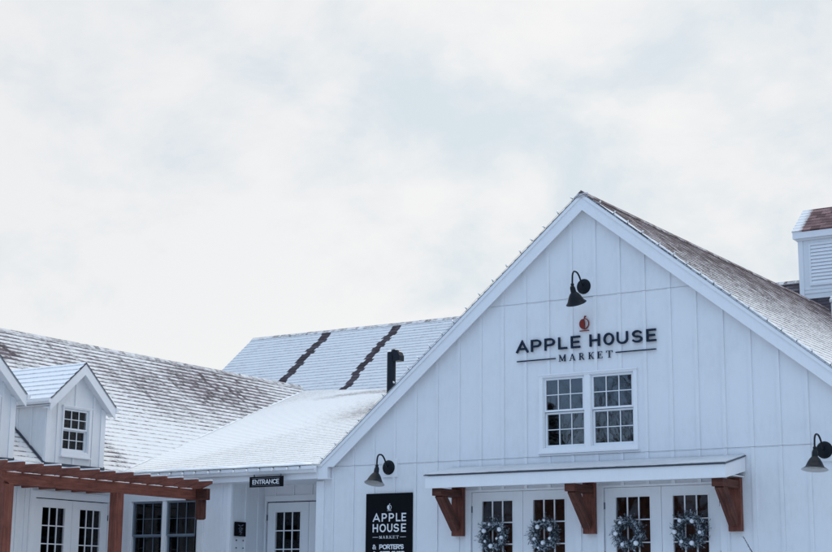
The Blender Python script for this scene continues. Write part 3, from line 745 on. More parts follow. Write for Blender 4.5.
text_line(mb, '&', -3.965, -3.905, 0.690, 0.767, 0.018, yA, yB)
text_line(mb, "GIFT SHOP", -3.838, -3.348, 0.690, 0.767, 0.020, yA, yB, gap=0.22)
mb.build('lettering', SIGNW, bd, loc=o_)
mb = MB(); serif_word(mb, [(c, -3.842 + 0.0655 * i, -3.842 + 0.0655 * i + 0.05) for i, c in enumerate('MARKET')], 0.966, 1.012, yA, yB)
mb.box(-3.972, -3.862, yA, yB, 0.986, 0.992); mb.box(-3.436, -3.326, yA, yB, 0.986, 0.992)
mb.build('small_lettering', SIGNW, bd, loc=o_)
apple_mark(SIGNW, None, -3.655, 1.462, 0.042, yA, yB, bd).location = o_

# ================================================================== wreaths
wreath_green, ntw, bw = new_mat('frosted_needles')
_n = noise(ntw, nd(ntw, 'ShaderNodeTexCoord').outputs['Object'], 26, 3)
lk(ntw, ramp(ntw, _n, [(0.38, (0.016, 0.028, 0.036)), (0.52, (0.055, 0.080, 0.10)), (0.64, (0.38, 0.43, 0.48))]), bw.inputs['Base Color']); bw.inputs['Roughness'].default_value = 0.7
BALL = paint('silver_white_bauble', (0.80, 0.82, 0.86), 0.25, 0.03)
SILV = paint('silver_leaf', (0.50, 0.57, 0.64), 0.4, 0.2)
def wreath(cx, cz, R, balls, sprigs, label, seed):
    rnd = random.Random(seed)
    t = thing('wreath', label, 'wreath', (cx, -0.02, cz), 0, 'frosted wreaths hanging on the barn doors')
    mb = MB()
    def leaf(m_, p, d, l, w):
        d = Vector(d).normalized(); s_ = d.cross(Vector((rnd.uniform(-1, 1), rnd.uniform(-1, 1), rnd.uniform(-1, 1)))); s_ = s_.normalized() * w
        p = Vector(p); m_.face([tuple(p), tuple(p + d * l * .45 + s_), tuple(p + d * l), tuple(p + d * l * .45 - s_)])
    mb.tube([(0.68 * R * math.cos(a * PI / 12), -0.055, 0.68 * R * math.sin(a * PI / 12)) for a in range(25)], 0.026, 8)
    for i in range(1500):
        a = rnd.uniform(0, 2 * PI); b = rnd.uniform(0, 2 * PI); rr = rnd.uniform(0.01, 0.062) * (1 + .25 * math.sin(a * 3 + seed) + .15 * math.sin(a * 7 + seed * 2))
        cr = 0.68 * R + rr * math.cos(b); p = (cr * math.cos(a), -0.055 + rr * math.sin(b) * 0.9, cr * math.sin(a))
        tg = rnd.choice((-.5, 1.0)); d = (math.cos(a) * (math.cos(b) + .25) - math.sin(a) * tg, math.sin(b) * .8 - .25, math.sin(a) * (math.cos(b) + .25) + math.cos(a) * tg)
        leaf(mb, p, d, rnd.uniform(0.03, 0.075), rnd.uniform(0.003, 0.008))
    for i in range(46):
        a = rnd.uniform(0, 2 * PI); o2 = rnd.uniform(-.9, .9); p = Vector((.86 * R * math.cos(a), -.06, .86 * R * math.sin(a))); dr = Vector((math.cos(a + o2), rnd.uniform(-.5, .1), math.sin(a + o2))).normalized(); L2 = rnd.uniform(.05, .13)
        for q in range(9): leaf(mb, p + dr * L2 * q / 9, dr + Vector((rnd.uniform(-.8, .8), rnd.uniform(-.5, .5), rnd.uniform(-.8, .8))), rnd.uniform(.02, .045), rnd.uniform(.003, .006))
    mb.build('foliage', wreath_green, t)
    mb = MB()
    for i in range(int(sprigs * 1.6)):
        a = rnd.uniform(0, 2 * PI); rr = rnd.uniform(0.52, 0.95) * R; c = Vector((rr * math.cos(a), -0.10, rr * math.sin(a)))
        a2 = a + rnd.uniform(.3, 2.0)
        for q in range(7):
            k = q * 0.009; p = c + Vector((math.cos(a2) * k, -rnd.random() * .01, math.sin(a2) * k))
            leaf(mb, p, (math.cos(a2 + rnd.uniform(-1.1, 1.1)), -.3, math.sin(a2 + rnd.uniform(-1.1, 1.1))), rnd.uniform(.022, .042), rnd.uniform(.004, .008))
    mb.build('silver_sprig', SILV, t)
    for bx, bz, br in balls: MB().ball((bx * R, -0.115, bz * R), br, 16).build('bauble', BALL, t, smooth=True)
    return t
R_ = 0.245
wreath(-1.70, 0.985, R_, [(-.16, .68, .024), (-.56, .28, .036), (.56, .36, .036), (.70, -.14, .030), (-.06, -.66, .036), (-.48, -.36, .022), (.36, -.20, .020)], 24, 'dark wreath with six pale baubles on the leftmost barn door', 3)
wreath(-0.815, 0.985, R_, [(.12, .86, .022), (-.34, .46, .036), (.52, .32, .038), (-.57, -.26, .028), (.04, -.50, .036), (.50, -.24, .024), (-.3, -.8, .018)], 20, 'full round wreath on the second barn door, beside the middle bracket', 5)
wreath(0.585, 0.985, R_, [(-.46, .62, .026), (-.76, -.02, .036), (-.32, -.66, .030), (.56, -.60, .038)], 30, 'thinner wreath with silver sprigs on the third barn door from the left', 8)
wreath(1.545, 1.005, R_ * 1.05, [(-.52, .56, .030), (.22, .52, .034), (-.84, -.06, .036), (.66, -.10, .028), (-.44, -.60, .026), (.18, -.68, .036)], 24, 'widest wreath with seven baubles on the rightmost barn door', 11)

# ================================================================== ENTRANCE WING (low snowy roof, porch)
ent = thing('entrance_wing', 'low white wing with a bright snow-covered roof over the entrance porch', 'building', (-7.5, 1.0, GB))
eo = (7.5, -1.0, -GB)
EY = -0.16; EZ = 2.20; ES = 0.288
WR = shingle_mat('entrance_roof_shingles', cover=0.93, lf=0.16, lip=0.26, vlen=10.4, spk=0.85, finew=0.6, tg=0.2, spots=((3.5, 9.15, 1.35, 0.5, 0.55), (2.5, 8.75, 0.7, 0.5, 0.4), (6.0, 7.0, 4.0, 2.6, 0.34), (9.5, 4.5, 2.5, 3.5, 0.12), (3.0, 5.0, 2.2, 6.0, -0.55)), tint=(0.88, 0.87, 0.85), dark=(0.2, 0.16, 0.15))
LRX, LRZ, LK = -9.6, 2.25, 0.827           # left wing slope plane: z = LRZ + LK*(LRX - x)
# quad in plan: eave from valley foot to the barn, back to the upper edge
ES_L = math.hypot(1, ES)
def ev(y): return (y - EY) * ES_L
ytop = 9.75
roof_slope('roof', (-13.4, EY, EZ), (1, 0, 0), (0, 1, ES), [(3.84, 0), (8.42, 0), (11.9, 6.95), (3.47, 9.55), (0.42, 10.5), (0.30, 10.45)], WR, ent).location = eo
drift('snow_drift', [(-9.66, -0.08, 2.235), (-13.0, 9.65, 5.035)], (0.15, -.27, .95), (1, .1, .06), 0.09, 0.012, ent, eo, 3, 160)
drift('snow_lip', [(-9.35, EY + .03, EZ + .022), (-5.15, EY + .03, EZ + .022)], (0, -.3, 1), (0, 1, ES), 0.055, 0.026, ent, eo, 5, 260)
# wall with the dark twin window, corner at -7.0
siding('wall', [(-9.8, GB), (-7.0, GB), (-7.0, 1.97), (-9.8, 1.97)], [(-9.35, -7.77, 0.42, 1.70)], ent, eo, 0, [-9.62, -7.62, -7.21], ())
siding('porch_wall', [(0.0, GB), (0.92, GB), (0.92, 1.97), (0.0, 1.97)], [], ent, (-7.0 + 7.5, -1.0, -GB), PI / 2, [0.022, 0.407, 0.755], ())
PD = 0.92
siding('porch_wall', [(-7.0, GB), (-5.12, GB), (-5.12, 1.97), (-7.0, 1.97)], [(-6.945, -5.16, GB, 1.688)], ent, (7.5, -1.0 + PD, -GB), 0, [-6.75, -6.35, -5.95, -5.54], ())
MB().box(-9.83, -5.14, EY + 0.049, PD, 1.968, 1.985).build('soffit', TRIM, ent, loc=eo)
mb = MB(); mb.box(-7.06, -6.985, -0.024, 0.0, GB, 1.966); mb.build('corner_board', TRIM, ent, loc=eo, bevel=.003)
mb = MB(); mb.box(-9.5, -5.046, EY + .02, EY + 0.048, 1.965, 2.175); mb.build('fascia', TRIM, ent, loc=eo, bevel=.003)
mb = MB()
prof = [(EY - 0.0005, 2.175), (EY - 0.0005, 2.065), (EY - 0.055, 2.065), (EY - 0.075, 2.105), (EY - 0.10, 2.12), (EY - 0.10, 2.172), (EY - 0.092, 2.172), (EY - 0.09, 2.13)]
mb.prism(prof[:6] + [(EY - 0.09, 2.172), (EY - 0.085, 2.14), (EY - 0.02, 2.14), (EY - 0.02, 2.175)], 'x', -9.5, -5.047)
mb.build('gutter', TRIM, ent, loc=eo)
dh_window(ent, eo, 0, [(-9.255, -8.60), (-8.440, -7.812)], 0.42, 1.70, 1.660, 1.112, 1.062, 0.52, casing=(0.105, 0.045, 0.055), mat=BLUESASH, gmat=GLASS, mull=0.006)
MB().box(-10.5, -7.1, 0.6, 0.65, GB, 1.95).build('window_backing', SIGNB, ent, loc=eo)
mb = MB(); mb.box(-7.0 + .03, -6.945, -0.022, 0.03, GB, 1.70); mb.box(-7.0 + .03, -5.14, -0.0225, 0.03, 1.7005, 1.79)
mb.build('door_frame', TRIM, ent, loc=(7.5, -1 + PD, -GB), bevel=.003)
french_door(ent, (7.5, -1 + PD, -GB), 0, -6.925, -6.02, GB + .02, 1.67, 'l', gtop=1.50, rows=5, pitch=0.322)
french_door(ent, (7.5, -1 + PD, -GB), 0, -6.012, -5.17, GB + .02, 1.67, 'r', gtop=1.50, rows=5, pitch=0.322)
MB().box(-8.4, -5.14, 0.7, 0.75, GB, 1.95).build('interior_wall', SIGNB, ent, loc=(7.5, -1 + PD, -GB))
# stove pipe behind the rake
px, py = -4.70, 1.50
mb = MB(); mb.tube([(px, py, 2.9), (px, py, 4.20), (px, py, 4.285)], [0.078, 0.078, 0.076], 18)
mb.tube([(px, py, 4.22), (px + .02, py, 4.25), (px + .05, py, 4.26), (px + .10, py, 4.255)], [0.072, 0.074, 0.075, 0.075], 16)
mb.prism([(px + .08, 4.11), (px + .215, 4.11), (px + .215, 4.20), (px + .18, 4.27), (px + .12, 4.31), (px + .08, 4.31)], 'y', py - .075, py + .075)
mb.tube([(px, py, 3.35), (px, py, 3.40)], [0.088, 0.088], 18)
stove = mb.build('stove_pipe', PIPE, barn, loc=off, smooth=True)
mb = MB(); mb.ball((px, py, 4.285), 0.082, 14, sc_=(1, 1, .35)); mb.ball((px + .11, py, 4.31), 0.05, 10, sc_=(1.2, 1, .35)); mb.build('snow_cap', SNOW, stove, smooth=True)

# entrance sign
en = thing('entrance_sign', 'small black sign reading ENTRANCE hanging from the porch gutter', 'sign', (-5.96, -0.30, 1.84))
o_ = (5.96, 0.30, -1.84)
MB().box(-6.352, -5.640, -0.31, -0.285, 1.846, 2.022).build('board', SIGNB, en, loc=o_, bevel=.003)
mb = MB(); text_line(mb, 'ENTRANCE', -6.285, -5.715, 1.894, 1.972, 0.013, -0.314, -0.3102, gap=0.26); mb.build('lettering', SIGNW, en, loc=o_)
mb = MB(); mb.box(-6.30, -5.70, -0.3125, -0.3102, 1.992, 1.997); mb.box(-6.30, -5.70, -0.3125, -0.3102, 1.868, 1.873); mb.build('rule', SIGNG, en, loc=o_)
mb = MB()
for xx in (-6.28, -5.71): mb.box(xx - .01, xx + .01, -0.284, -0.262, 2.0, 2.06)
mb.build('hanger', HINGE, en, loc=o_)
# plaque and fixings on the porch side wall (faces +x)
pq = thing('plaque', 'small black plaque with faint script on the porch side wall', 'sign', (-7.0, 0.23, 1.05), PI / 2)
MB().box(-0.145, 0.145, -0.04, -0.02, 0.01, 0.255).build('board', SIGNB, pq, bevel=.003)
mb = MB()
stroke(mb, [(-.06, .20), (-.02, .185), (.02, .19), (.07, .215), (.05, .19)], .008, lambda a, b: (a, b), -.044, -.0402)
stroke(mb, [(-.05, .14)] + arc(0, .13, .04, .03, 160, -150, 10) + [(.06, .15)], .007, lambda a, b: (a, b), -.0438, -.0402)
stroke(mb, [(-.04, .08), (0, .095), (.01, .06), (.04, .085)], .007, lambda a, b: (a, b), -.0434, -.0402)
stroke(mb, [(-.02, .045), (.02, .045)], .007, lambda a, b: (a, b), -.0430, -.0402)
mb.build('lettering', SIGNG, pq)
mb = MB()
for zz in (-0.06, -0.19):
    for xx in (-0.085, 0.10): mb.tube([(xx, -0.021, zz), (xx, -0.03, zz)], 0.013, 12)
tag(mb.build('bolt_heads', BLACK, None, loc=(-7.0, 0.23, 1.05), rotz=PI / 2), 'four dark bolt heads in two pairs just below the small plaque', 'fixings')

# ================================================================== LEFT WING (steep snowy roof with dormers)
lw = thing('dormer_wing', 'white wing at the left with dormers on its streaked snowy roof', 'building', (-12, 0, GB))
lo = (12, 0, -GB)
LM = shingle_mat('dormer_wing_shingles', cover=0.98, vgrad=0.30, lf=0.14, lip=0.20, smear=1.0, vlen=4.7, spk=1.25, tabv=0.20, tg=0.62, tabw=0.13, finew=0.6, dark=(0.125, 0.098, 0.11), ridge=0.0,
                 spots=((17.4, 4.0, 2.8, 1.3, 0.30), (12.0, 3.8, 3.5, 1.1, 0.12), (15.0, 3.2, 3.4, 1.5, 0.22), (10.4, 3.9, 0.8, 0.4, 0.55), (11.2, 0.7, 0.35, 0.6, 0.40), (14, 0.8, 2.6, 1.4, -0.30)))
XRG = -13.22; ZRG = LRZ + LK * (LRX - XRG)
lh = math.hypot(1, LK); y00 = -11.0
vmax = (LRX - XRG) * lh
def lv(z): return (z - LRZ) / LK * lh
# valley with the entrance roof: y where entrance plane reaches z
def ve(z): return EY + (z - EZ) / ES
roof_slope('roof', (LRX + 0.10, y00, LRZ - 0.10 * LK), (0, 1, 0), (-1, 0, LK), [(0, 0), (ve(LRZ) - 0.3 - y00, 0), (ve(ZRG) - y00 + .12, vmax + .10 * lh), (0, vmax + .10 * lh)], LM, lw).location = lo
# west slope of the same roof
roof_slope('roof', (XRG - 3.7, y00, ZRG - 3.7 * LK), (0, 1, 0), (1, 0, LK), [(0, 0), (ve(ZRG) - y00 + 3, 0), (ve(ZRG) - y00 + .1, 3.7 * lh), (0, 3.7 * lh)], LM, lw).location = lo
mb = MB(); k = y00
while k < ve(ZRG) - 0.45:
    h_ = random.uniform(-.003, .003)
    mb.prism([(XRG - 0.09, ZRG - 0.09 * LK + 0.008), (XRG + 0.09, ZRG - 0.09 * LK + 0.008), (XRG + 0.09, ZRG - 0.09 * LK + 0.014), (XRG, ZRG + 0.014 + h_), (XRG - 0.09, ZRG - 0.09 * LK + 0.014)], 'y', k, k + 0.19); k += 0.19
RIDGESNOW = shingle_mat('snowy_ridge_caps', cover=0.55, lf=0.25, lip=0.1, dark=(0.13, 0.095, 0.105))
mb.build('ridge_cap', RIDGESNOW, lw, loc=lo)
# east wall with the french doors (local x = world y)
siding('wall', [(-11.0, GB), (0.0, GB), (0.0, 2.04), (-11.0, 2.04)], [(-4.45, -2.61, 0.25, 1.60), (-1.905, -0.085, GB, 1.690)], lw, (-9.8 + 12, 0, -GB), PI / 2, [-2.42, -2.30, -2.11, -2.0 - .0] + [-4.75 - .4064 * k for k in range(15)], ())
siding('side_wall', [(-16.6, GB), (-9.8, GB), (-9.8, 2.0), (XRG, ZRG - .15), (-16.6, 2.0)], [], lw, (12, y00 + .2, -GB), 0, [-16.4 + .4064 * k for k in range(17)], (2.05,))
mb = MB(); mb.box(-9.52, -9.495, y00, -0.19, 2.0, 2.165); mb.box(-9.80, -9.52, y00, -0.02, 2.02, 2.035); mb.build('fascia', TRIM, lw, loc=lo, bevel=.003)
mb = MB()
x0, x1, zt = -1.905, -0.085, 1.690
mb.box(x0 - .085, x0 + .012, -.022, .03, GB, zt + .0); mb.box(x1 - .012, x1 + .085, -.022, .03, GB, zt + .0); mb.box(x0 - .085, x1 + .085, -.0225, .03, zt + .0005, zt + .10)
mb.box(x0, x0 + .02, .03, .12, GB, zt); mb.box(x1 - .02, x1, .03, .12, GB, zt); mb.box(x0 - .10, x1 + .10, -.04, .0, zt + .101, zt + .12)
mb.build('door_frame', TRIM, lw, loc=(-9.8 + 12, 0, -GB), rotz=PI / 2, bevel=.003)
lfd = (-9.8 + 12, 0, -GB)
french_door(lw, lfd, PI / 2, x0 + .022, -0.988, GB + .02, 1.674, 'l', gtop=1.530, rows=5, pitch=0.312)
french_door(lw, lfd, PI / 2, -0.982, x1 - .022, GB + .02, 1.674, 'r', gtop=1.530, rows=5, pitch=0.312)
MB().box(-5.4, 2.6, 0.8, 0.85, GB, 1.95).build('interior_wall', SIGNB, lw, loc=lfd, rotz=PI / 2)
dh_window(lw, lfd, PI / 2, [(-4.35, -3.64), (-3.40, -2.69)], 0.25, 1.60, 1.545, 0.98, 0.93, 0.35, casing=(0.09, 0.09, 0.06), gmat=GLASS)

# ---- dormers
DX = -9.6                                  # face of the dormer wall
DM = shingle_mat('dormer_shingles', cover=1.02, lf=0.08, lip=0.26, vlen=1.3, spk=1.0, tint=(0.80, 0.83, 0.86))
def dormer(yc, label):
    """local frame: origin at dormer face centre, local x = world y, local -y = world +x"""
    hw = 0.715; Rz = PI / 2
    T = Matrix.Translation((DX + 12, yc, -GB)) @ Matrix.Rotation(Rz, 4, 'Z')
    zb, zp = 2.272, 3.30; apex = 4.09; ds = 0.90; ov = 0.15; fo = -0.18        # overhang sideways / front face
    L = Matrix.Identity(4)
    # front wall with window opening (casing etc. separately)
    wx0, wx1, wz0, wz1 = -0.345, 0.345, 2.42, 3.30
    d = siding('dormer', [(-hw, zb), (hw, zb), (hw, apex - .10 - ds * hw), (0, apex - .10), (-hw, apex - .10 - ds * hw)], [(-0.315, 0.290, 2.45, 3.27)], lw, (DX + 12, yc, -GB), Rz, [-0.44, 0.425, -0.03], ())
    if label: d['label'] = label
    # cheeks
    for s_ in (-1, 1):
        mb = MB(); x = s_ * hw; run = (apex - .1 - ds * hw - zb) / LK
        top = apex - 0.10 - ds * hw
        pts = [(0.0, zb), (0.0, top), (run, top)]
        mb.prism(pts, 'x', x - (0.0 if s_ < 0 else 0.03), x + (0.03 if s_ < 0 else 0.0))
        for by in (0.012, 0.35, 0.70):
            hh = min(top, top)
            zlo = zb + by * LK
            if zlo < top - .05: mb.box(x + s_ * 0.0005, x + s_ * 0.016, by - 0.018, by + 0.018, zlo, top)
        mb.build('cheek', WHITE, d)
        # step flashing
        mb = MB(); mb.beam((x + s_ * 0.012, -0.02, zb + 0.0), (x + s_ * 0.012, run, top + .02), 0.03, 0.03); mb.build('flashing', FLASH, d)
    MB().box(-hw - 0.02, hw + 0.02, -0.03, 0.02, zb - 0.035, zb + 0.012).build('flashing', FLASH, d)
    # corner boards
    for s_ in (-1, 1):
        mb = MB(); a = s_ * hw; mb.box(min(a, a - s_ * .11), max(a, a - s_ * .11), -0.021, -0.0005, zb + .013, apex - .12 - ds * hw); mb.build('corner_board', TRIM, d, bevel=.002)
    # roof
    for s_ in (-1, 1):
        xe = s_ * (hw + ov * .55); ze = apex - ds * abs(xe)
        run0 = (ze - LRZ) / LK + 0.0; run1 = (apex - LRZ) / LK
        l = abs(xe) * math.hypot(1, ds)
        O = (xe, fo, ze)
        # u runs back (+y local), v up the slope toward the ridge
        roof_slope('dormer_roof', O, (0, 1, 0), (-s_, 0, ds), [(0, 0), (run0 - fo, 0), (run1 - fo, l), (0, l)], DM, d, under=0.02, step=0.016)
        m_ = MB(); m_.prism([(0, apex - .015 - .20), (xe, ze - .015 - .20), (xe, ze - .015), (0, apex - .015)], 'y', fo, fo + .022); m_.build('rake_board', TRIM, d, bevel=.002)
        m_ = MB(); m_.prism([(0, apex - .006), (xe * 1.01, ze - .006), (xe * 1.01, ze + .002), (0, apex + .002)], 'y', fo - .014, fo - .0005); m_.build('drip_edge', FLASH, d)
        m_ = MB(); m_.prism([(0, apex - .17), (xe, ze - .17), (xe, ze - .155), (0, apex - .155)], 'y', fo + .0225, 0.0); m_.build('rake_soffit', TRIM, d)
        # small gutter along the eave
        m_ = MB(); m_.prism([(xe, ze - .012), (xe + s_ * .07, ze - .012), (xe + s_ * .07, ze - .05), (xe + s_ * .045, ze - .085), (xe, ze - .09)], 'y', fo - .02, run0 * 0.98); m_.build('gutter', TRIM, d, bevel=.002)
        m_ = MB(); m_.box(min(s_ * hw, xe), max(s_ * hw, xe), fo + .023, run0 * .98, ze - .115, ze - .10); m_.build('eave_soffit', TRIM, d)
    return d
for yc in (-1.222, -3.37, -5.52):
    d = dormer(yc, None)
    w = dh_window(lw, (DX + 12, yc, -GB), PI / 2, [(-0.283, 0.255)], 2.43, 3.292, 3.226, 2.922, 2.868, 2.560, casing=(0.062, 0.10, 0.07), gmat=GLASS, name='dormer_window', mull=.012)
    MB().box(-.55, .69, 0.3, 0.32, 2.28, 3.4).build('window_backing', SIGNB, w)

# ================================================================== REAR WING (high roof, cupola)
rw = thing('rear_wing', 'long barn wing behind, its bluish snowy roof crossed by two bare strips', 'building', (-6, 14, GB))
ro = (6, -14, -GB)
YB, ZB, KB = 12.3, 7.07, 0.82
XA, XB = -16.68, 9.0; bh = math.hypot(1, KB)
lenv = 6.2 * bh
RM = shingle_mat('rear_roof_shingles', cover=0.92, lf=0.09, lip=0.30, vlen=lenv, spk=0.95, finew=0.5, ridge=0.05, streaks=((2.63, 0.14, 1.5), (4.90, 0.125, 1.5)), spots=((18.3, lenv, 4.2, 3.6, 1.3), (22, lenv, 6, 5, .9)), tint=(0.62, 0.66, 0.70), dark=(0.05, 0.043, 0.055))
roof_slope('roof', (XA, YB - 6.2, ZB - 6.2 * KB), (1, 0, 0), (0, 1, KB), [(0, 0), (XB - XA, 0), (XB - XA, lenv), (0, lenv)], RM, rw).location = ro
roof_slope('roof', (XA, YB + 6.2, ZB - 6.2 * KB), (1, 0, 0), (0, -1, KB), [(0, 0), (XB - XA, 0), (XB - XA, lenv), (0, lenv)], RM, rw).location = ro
mb = MB(); k = XA
while k < XB: mb.prism([(YB - .10, ZB - .10 * KB + .010), (YB + .10, ZB - .10 * KB + .010), (YB + .10, ZB - .10 * KB + .018), (YB, ZB + .020), (YB - .10, ZB - .10 * KB + .018)], 'x', k, k + .19); k += .19
mb.build('ridge_cap', RIDGESNOW, rw, loc=ro)
for s_ in (-1, 1):
    mb = MB()
    mb.prism([(YB, ZB - .24), (YB + s_ * 6.2, ZB - .24 - 6.2 * KB), (YB + s_ * 6.2, ZB - .03 - 6.2 * KB), (YB, ZB - .03)], 'x', XA + .01, XA + .035)
    mb.build('rake_board', TRIM, rw, loc=ro)
siding('wall', [(-(YB + 5.9), GB), (-(YB - 5.9), GB), (-(YB - 5.9), ZB - .1 - 5.9 * KB), (-YB, ZB - .1), (-(YB + 5.9), ZB - .1 - 5.9 * KB)], [], rw, (XA + .2 + 6, -14, -GB), -PI / 2, [-(YB + 5.7) + .4064 * k for k in range(29)], (2.1, 4.5))
siding('wall', [(XA + .2, GB), (XB - .2, GB), (XB - .2, 1.95), (XA + .2, 1.95)], [], rw, (6, YB - 5.9 - 14, -GB), 0, [], ())
siding('wall', [(YB - 5.9, GB), (YB + 5.9, GB), (YB + 5.9, ZB - .1 - 5.9 * KB), (YB, ZB - .1), (YB - 5.9, ZB - .1 - 5.9 * KB)], [], rw, (XB - .2 + 6, -14, -GB), PI / 2, [YB - 5.7 + .4064 * k for k in range(29)], (2.1, 4.5))
# cupola, centred on the barn axis
cx0, cx1, cyf, cyb, ct = -0.755, 0.575, 11.60, 13.0, 7.85
mb = MB(); mb.box(cx0, cx1, cyf, cyb, 6.15, ct)
cup = mb.build('cupola', WHITE, rw, loc=ro)
mb = MB()
for a, b in ((cx0 - .008, cx0 + .09), (cx1 - .09, cx1 + .008)): mb.box(a, b, cyf - .018, cyf - .0005, 6.4, ct - .001); mb.box(a, b, cyb + .0005, cyb + .018, 6.4, ct - .001)
for xx, s_ in ((cx0, -1), (cx1, 1)):
    for a in (cyf + .0, cyb - .1): mb.box(xx + s_ * .0085, xx + s_ * .0225, a, a + .1, 6.4, ct - .001)
mb.box(cx0 - .10, cx1 + .10, cyf - .10, cyb + .10, ct, ct + .16); mb.box(cx0 - .05, cx1 + .05, cyf - .05, cyb + .05, ct - .04, ct - .0005)
for zz in (6.62, 6.70): mb.box(cx0 + .095, cx1 - .095, cyf - .012, cyf - .0006, zz, zz + .05)
mb.build('trim', TRIM, cup, bevel=.003)
lx0, lx1, lz0, lz1 = -0.49, 0.31, 6.83, 7.68
mb = MB(); frame(mb, lx0 - .045, lx1 + .045, lz0 - .045, lz1 + .045, .045, cyf - .03, cyf - .0005)
n = 11
for i in range(n):
    z = lz0 + (i + .5) * (lz1 - lz0) / n
    mb.prism([(cyf - .028, z - .035), (cyf - .022, z - .04), (cyf - .002, z + .028), (cyf - .008, z + .033)], 'x', lx0, lx1)
mb.build('louvre', TRIM, cup)
CM = shingle_mat('cupola_shingles', cover=0.20, lf=0.08, lip=0.05, vlen=1.1, tabv=0.12, spk=0.7, finew=0.9, dark=(0.17, 0.10, 0.10), spots=((0.0, 0.5, 0.26, 3, -0.85),))
ck = 0.80; ez = ct + .165; ch = (cyb - cyf) / 2 + .12; cl = math.hypot(1, ck) * ch; yc_ = (cyf + cyb) / 2
roof_slope('cupola_roof', (cx0 - .11, yc_ - ch, ez), (1, 0, 0), (0, 1, ck), [(0, 0), (cx1 - cx0 + .22, 0), (cx1 - cx0 + .22, cl), (0, cl)], CM, cup)
roof_slope('cupola_roof', (cx0 - .11, yc_ + ch, ez), (1, 0, 0), (0, -1, ck), [(0, 0), (cx1 - cx0 + .22, 0), (cx1 - cx0 + .22, cl), (0, cl)], CM, cup)
mb = MB()
for xx in (cx0 - .08, cx1 + .06): mb.prism([(yc_ - ch + .05, ez), (yc_ + ch - .05, ez), (yc_, ez + (ch - .05) * ck - .04)], 'x', xx, xx + .02)
mb.build('gable_end', TRIM, cup)
# white vent on the barn's right slope
vx, vy = 0.76, 9.15
mb = MB(); zr = AZ - SR * (vx - CX); mb.tube([(vx, vy, zr - .05), (vx, vy, zr + .42)], 0.05, 16); mb.tube([(vx, vy, zr + .37), (vx, vy, zr + .42), (vx, vy, zr + .47)], [.075, .08, .05], 16)
mb.tube([(vx, vy, zr - .06), (vx, vy, zr + .03)], [.11, .06], 16)
vent = mb.build('vent_pipe', TRIM, barn, loc=off, smooth=True)
mb = MB(); mb.ball((vx, vy, zr + .47), .06, 12, sc_=(1, 1, .5)); mb.build('snow_cap', SNOW, vent, smooth=True)

# ================================================================== PERGOLA
pg = thing('pergola', 'red-brown timber pergola with snow-topped rafters in front of the dormer wing', 'pergola', (-7.2, -2.7, GB))
po = (7.2, 2.7, -GB)
mb = MB()
mb.prism([(-5.02, 1.815), (-0.64, 1.815), (-0.64, 1.640), (-4.86, 1.640), (-5.02, 1.745)], 'x', -7.245, -7.2)
mb.build('beam', WOOD, pg, loc=po, bevel=.004)
mb = MB(); mb.box(-9.775, -9.735, -5.3, -0.25, 1.87, 1.96); mb.build('ledger', WOOD, pg, loc=po, bevel=.003)
for y0 in (-4.935, -2.60):
    mb = MB(); mb.box(-7.345, -7.246, y0, y0 + 0.16, GB, 1.80); mb.box(-7.345, -7.20, y0 - .003, y0 + .163, GB, 1.639); mb.build('post', WOOD, pg, loc=po, bevel=.006)
mb = MB(); mb.box(-7.42, -6.955, -0.70, -0.645 + .03, 1.635, 1.825); mb.build('end_beam', WOOD_SHADED, pg, loc=po, bevel=.005)
mb = MB(); mb.prism([(-7.195, 1.634), (-7.195, 1.345), (-7.165, 1.305), (-7.085, 1.305), (-7.045, 1.325), (-7.045, 1.634)], 'y', -0.70, -0.60); mb.build('drop_post', WOOD_SHADED, pg, loc=po, bevel=.004)
ys = [-5.34, -4.97, -4.64, -4.25, -3.86, -3.46, -3.09, -2.71, -2.32, -1.92, -1.53, -1.15, -0.79]
for i, y in enumerate(ys):
    zt = 1.945 + random.uniform(-.006, .006)
    mb = MB(); tip = -6.80 + random.uniform(-.02, .02)
    mb.prism([(-9.7, 1.817), (-7.02, 1.817), (tip, zt - 0.045), (tip, zt), (-9.73, zt)], 'y', y, y + 0.042)
    r_ = mb.build('rafter', WOOD, pg, loc=po, bevel=.003)
    mb = MB(); n = 24
    for k in range(n):
        xa, xb = -9.73 + (tip + 9.73) * k / n, -9.73 + (tip + 9.73) * (k + 1) / n
        ha = 0.008 + .014 * abs(math.sin(xa * 2.3 + i * 1.7)); hb = 0.008 + .014 * abs(math.sin(xb * 2.3 + i * 1.7))
        mb.prism([(xa, zt), (xb, zt), (xb, zt + hb), (xa, zt + ha)], 'y', y + .003, y + .039)
    mb.build('snow', SNOW, r_)
for k in range(len(ys) - 1):
    mb = MB(); a, b = ys[k] + .045, ys[k + 1] - .003
    if a < -4.95: continue
    n = 6
    for q in range(n):
        ya, yb = a + (b - a) * q / n, a + (b - a) * (q + 1) / n; h_ = random.uniform(.006, .016)
        mb.box(-7.243, -7.202, ya, yb, 1.8155, 1.8155 + h_)
    mb.build('snow', SNOW, pg, loc=po)

